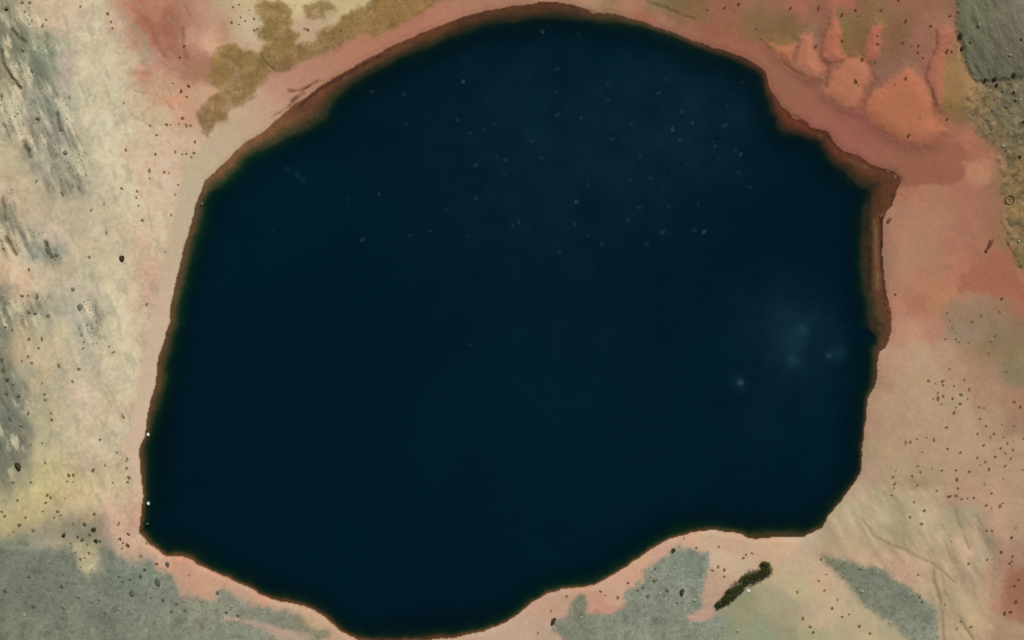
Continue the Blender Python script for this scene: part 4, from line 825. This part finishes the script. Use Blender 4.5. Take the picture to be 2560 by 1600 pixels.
for (px, py, rpx), lb in zip(TREES, LB):
    R = rpx * 640 / 2419 * M_PX * 1.22
    x, y, z = spot(px, py)
    t_ = bpy.data.objects.new('tree', None); C.objects.link(t_); t_.location = (x, y, z)
    tag(t_, lb, 'tree', 'trees of the dark green row')
    H = R * .95
    A = ([], [])
    add(A, tube([(0, 0, -.4), (.1, .05, H * .35), (.15, -.05, H * .7)], [R * .09, R * .07, R * .035]))
    for q in range(5):
        a = 1.257 * q + random.random()
        add(A, tube([(.08, .04, H * .25), (R * .35 * math.cos(a), R * .35 * math.sin(a), H * .5), (R * .65 * math.cos(a), R * .65 * math.sin(a), H * .72)], [R * .05, R * .035, R * .015], 5))
    link('trunk', mesh('trunk', A[0], A[1], m_bark, True), parent=t_)
    V_, F_ = [], []
    cl = [(R * .62 * math.sqrt(rng.random()) * math.cos(a_), R * .62 * math.sqrt(rng.random()) * math.sin(a_), H * rng.uniform(.5, .85), R * rng.uniform(.30, .46)) for a_ in rng.uniform(0, 6.283, 11)]
    cl.append((0, 0, H * .8, R * .5))
    for (cx, cy, cz, cr_) in cl:
        for _ in range(95):
            n = rng.normal(size=3); n /= np.linalg.norm(n)
            p = np.array([cx, cy, cz]) + n * cr_ * rng.uniform(.55, 1.08) * np.array([1, 1, .75])
            t1 = np.cross(n, rng.normal(size=3)); t1 /= np.linalg.norm(t1) + 1e-6; t2 = np.cross(n, t1) + n * .4
            s = rng.uniform(.22, .42); i = len(V_)
            V_ += [p - t1 * s, p - t2 * s * .5, p + t1 * s, p + t2 * s * .5]; F_.append((i, i + 1, i + 2, i + 3))
    link('crown', mesh('crown', V_, F_, m_leaf), parent=t_)

# ------------------------------------------------------------------ pale see-through flecks laid on the water surface
def fleck_material():
    m = bpy.data.materials.new('fleck_material'); m.use_nodes = True
    nt = m.node_tree; nt.nodes.clear(); N = lambda t_, **k_: _nn(nt, t_, k_); L = nt.links.new
    out = N('ShaderNodeOutputMaterial'); tr = N('ShaderNodeBsdfTransparent'); df = N('ShaderNodeBsdfDiffuse'); mx = N('ShaderNodeMixShader')
    nz = N('ShaderNodeTexNoise'); nz.inputs['Scale'].default_value = 2.5; nz.inputs['Detail'].default_value = 3
    tc = N('ShaderNodeTexCoord'); L(tc.outputs['Object'], nz.inputs['Vector'])
    oi = N('ShaderNodeObjectInfo')
    mr = N('ShaderNodeMapRange'); mr.inputs[1].default_value = .3; mr.inputs[2].default_value = .65; mr.inputs[3].default_value = .3; mr.inputs[4].default_value = 1.0
    L(nz.outputs[0], mr.inputs[0])
    ml = N('ShaderNodeMath', operation='MULTIPLY'); L(mr.outputs[0], ml.inputs[0]); L(oi.outputs['Alpha'], ml.inputs[1])
    df.inputs[0].default_value = (.62, .72, .70, 1)
    L(ml.outputs[0], mx.inputs[0]); L(tr.outputs[0], mx.inputs[1]); L(df.outputs[0], mx.inputs[2]); L(mx.outputs[0], out.inputs['Surface'])
    return m
m_fleck = fleck_material()
def fleck_mesh(seed):
    r = np.random.default_rng(seed); V_ = [(0, 0, .05)]; F_ = []
    for ring_, (rad, h) in enumerate(((.28, .04), (.5, .012))):
        for q in range(12):
            a = 6.283 * q / 12; s = rad * (1 + .3 * r.normal() * (ring_ + .4))
            V_.append((s * math.cos(a), s * math.sin(a), h))
    for q in range(12):
        F_.append((0, 1 + q, 1 + (q + 1) % 12)); F_.append((1 + q, 13 + q, 13 + (q + 1) % 12, 1 + (q + 1) % 12))
    return mesh('pale_fleck', V_, F_, m_fleck, True)
fleck_me = [fleck_mesh(i) for i in range(5)]
K2 = .3307
FLECK = [(600 + x * K2, 150 + y * K2, w, b) for x, y, w, b in ((1690,165,11,3),(998,238,9,1.6),(1240,258,12,1),(1052,1018,10,1.4),(1440,1290,8,1.6),(1280,1325,9,1),(922,1362,12,1.6),(1555,1130,9,.8),(1255,487,9,.8),(820,1060,10,.7),(245,1290,8,.8))]
FLECK += [(1100 + x * K2, 150 + y * K2, w, b) for x, y, w, b in ((128,450,11,1.1),(228,550,10,1),(340,525,11,1),(428,732,9,1),(495,752,11,1.3),(268,797,13,1),(268,1045,12,.9),(890,418,13,1),(1068,437,10,1.3),(700,610,11,1),(765,740,11,.9),(1032,1072,11,2.4),(1018,1242,10,1.2),(1118,1330,10,1),(595,1230,11,1.3),(548,1248,9,1.1),(885,70,10,1),(500,860,9,.6),(1118,940,9,.8),(1220,1390,12,.8),(905,1450,12,.8),(408,480,7,.9),(205,1335,9,.7))]
FLECK += [(1500 + x * K2, 150 + y * K2, w, b) for x, y, w, b in ((58,175,10,.8),(62,302,10,1.1),(440,250,12,1),(620,390,12,1.2),(697,475,9,2.2),(548,523,13,2.2),(600,603,10,1.5),(940,500,14,1.1),(870,650,10,1),(1060,712,11,1.8),(300,720,11,.9),(380,895,12,1),(225,910,11,.8),(95,600,12,.9),(500,150,10,.9),(1075,170,9,1),(1140,960,12,.9),(295,1115,11,.9),(215,1210,12,1.1),(470,1298,14,1.3),(712,1290,11,1.3),(785,1295,12,3),(350,1390,13,.8),(1045,850,14,.8),(235,485,11,.7),(1025,680,9,1),(660,790,10,.6),(900,735,9,.7),(545,825,9,.7),(790,480,9,.6),(960,355,11,.8),(850,610,9,.8),(740,1095,10,.7),(520,1105,10,.7))]
FLECK += [(1357,78,11,2.4), (1447,83,8,.9), (1175,862,8,1.6), (1160,280,8,.8), (1390,232,8,1), (2072,888,12,1.6), (1851,957,14,2.0)]
def area(x, y):
    return 'upper-right lake' if x > 1560 else ('upper-middle lake' if x > 1080 else 'upper-left lake')
fl = {}
for f in FLECK: fl.setdefault((area(f[0], f[1]), f[3] >= 1.1), []).append(f)
fnames = {}
for (a_, br_), fs in fl.items(): fnames.update(naming(fs, 'bright pale fleck' if br_ else 'faint pale fleck', a_))
for i, f in enumerate(FLECK):
    x, y = px2m(f[0], f[1])
    o = link('pale_fleck', fleck_me[i % 5], (float(x), float(y), .004), random.uniform(0, 6.28), (f[2] * M_PX * 1.0, f[2] * M_PX * .85, 1))
    o.color = (1, 1, 1, .024 * f[3])
    lb = fnames[id(f)].replace('on the upper', 'in the upper')
    if f[:2] == (1357, 78): lb = 'pale fleck near the topmost shore of the lake'
    if f[:2] == (1175, 862): lb = 'lone pale fleck near the middle of the lake'
    if f[:2] == (2072, 888): lb = 'pale fleck close to the right bank by the cloudy patch'
    if f[:2] == (1851, 957): lb = 'pale patch left of the cloudy patch, lower right of the lake'
    tag(o, lb, 'foam', 'pale flecks in the ' + area(f[0], f[1]))

# ------------------------------------------------------------------ stones of the scree and tufts of the dry grass: too many to count
def scatter(name, mask, count, lo, hi, mats, label, cat, proto, jitter=.5):
    ys, xs = np.nonzero((mask > .55) & (np.abs(X) < 328) & (np.abs(Y) < 206) & ~inlake)
    pick = rng.choice(len(ys), count)
    ys, xs = ys[pick], xs[pick]
    cx = X[ys, xs] + rng.uniform(-.4, .4, count); cy = Y[ys, xs] + rng.uniform(-.4, .4, count)
    cz = Z[ys, xs]
    PV, PF = proto
    PV = np.asarray(PV, float); nv = len(PV)
    s = lo + (hi - lo) * rng.random(count) ** 2.5; a = rng.uniform(0, 6.283, count)
    V3 = PV[None] * (1 + jitter * rng.uniform(-.5, .5, (count, nv, 3)))
    ca, sn = np.cos(a)[:, None], np.sin(a)[:, None]
    vx = (V3[..., 0] * ca - V3[..., 1] * sn) * s[:, None] + cx[:, None]
    vy = (V3[..., 0] * sn + V3[..., 1] * ca) * s[:, None] + cy[:, None]
    vz = V3[..., 2] * s[:, None] + cz[:, None]
    co = np.stack([vx, vy, vz], -1).reshape(-1, 3).astype(np.float32)
    PF = np.asarray(PF, np.int32); nf = len(PF)
    idx = (PF[None] + (np.arange(count) * nv)[:, None, None]).reshape(-1, 3).astype(np.int32)
    me = bpy.data.meshes.new(name)
    me.vertices.add(len(co)); me.vertices.foreach_set('co', co.ravel())
    me.loops.add(idx.size); me.loops.foreach_set('vertex_index', idx.ravel())
    me.polygons.add(len(idx)); me.polygons.foreach_set('loop_start', np.arange(0, idx.size, 3, dtype=np.int32)); me.polygons.foreach_set('loop_total', np.full(len(idx), 3, np.int32))
    for m in mats: me.materials.append(m)
    mi = np.repeat(rng.integers(0, len(mats), count), nf).astype(np.int32); me.polygons.foreach_set('material_index', mi)
    me.update(calc_edges=True)
    o = bpy.data.objects.new(name, me); C.objects.link(o)
    tag(o, label, cat, kind='stuff')
STONE = ([(.5,0,.05),(0,.45,.02),(-.5,.05,.04),(0,-.5,.03),(.12,.05,.26),(-.15,-.1,.22)], [(0,1,4),(1,2,5),(1,5,4),(2,3,5),(3,0,4),(3,4,5)])
TUFT = ([(.12,0,0),(-.06,.1,0),(-.06,-.1,0),(.5,.1,.45),(-.4,.35,.5),(-.25,-.45,.42),(.05,.0,.6)], [(0,1,3),(1,2,4),(2,0,5),(0,1,6),(1,2,6)])
scatter('scree_stones', grey, 16000, .25, 1.2, [plain('scree_stone_grey', (122, 126, 110), .15, 1), plain('scree_stone_dark', (112, 115, 99), .15, 1), plain('scree_stone_light', (136, 139, 122), .15, 1)], 'loose grey stones strewn over the scree along the bottom', 'stones', STONE)
scatter('rubble', np.maximum(rocky * .9, np.maximum(rockne, scrub)), 5000, .3, 1.3, [plain('rubble_grey', (128, 124, 102), .2, 1), plain('rubble_dark', (112, 108, 86), .2, 1), plain('rubble_pale', (134, 127, 104), .2, 1)], 'broken rubble strewn on the rocky slopes at both edges', 'rubble', STONE)
scatter('dry_grass', grass, 7000, .35, .9, [plain('dry_grass_olive', (146, 120, 74), .25, 1), plain('dry_grass_brown', (136, 110, 68), .25, 1), plain('dry_grass_yellow', (156, 130, 82), .2, 1)], 'olive brown dry grass tufts above the upper left shore', 'grass', TUFT)
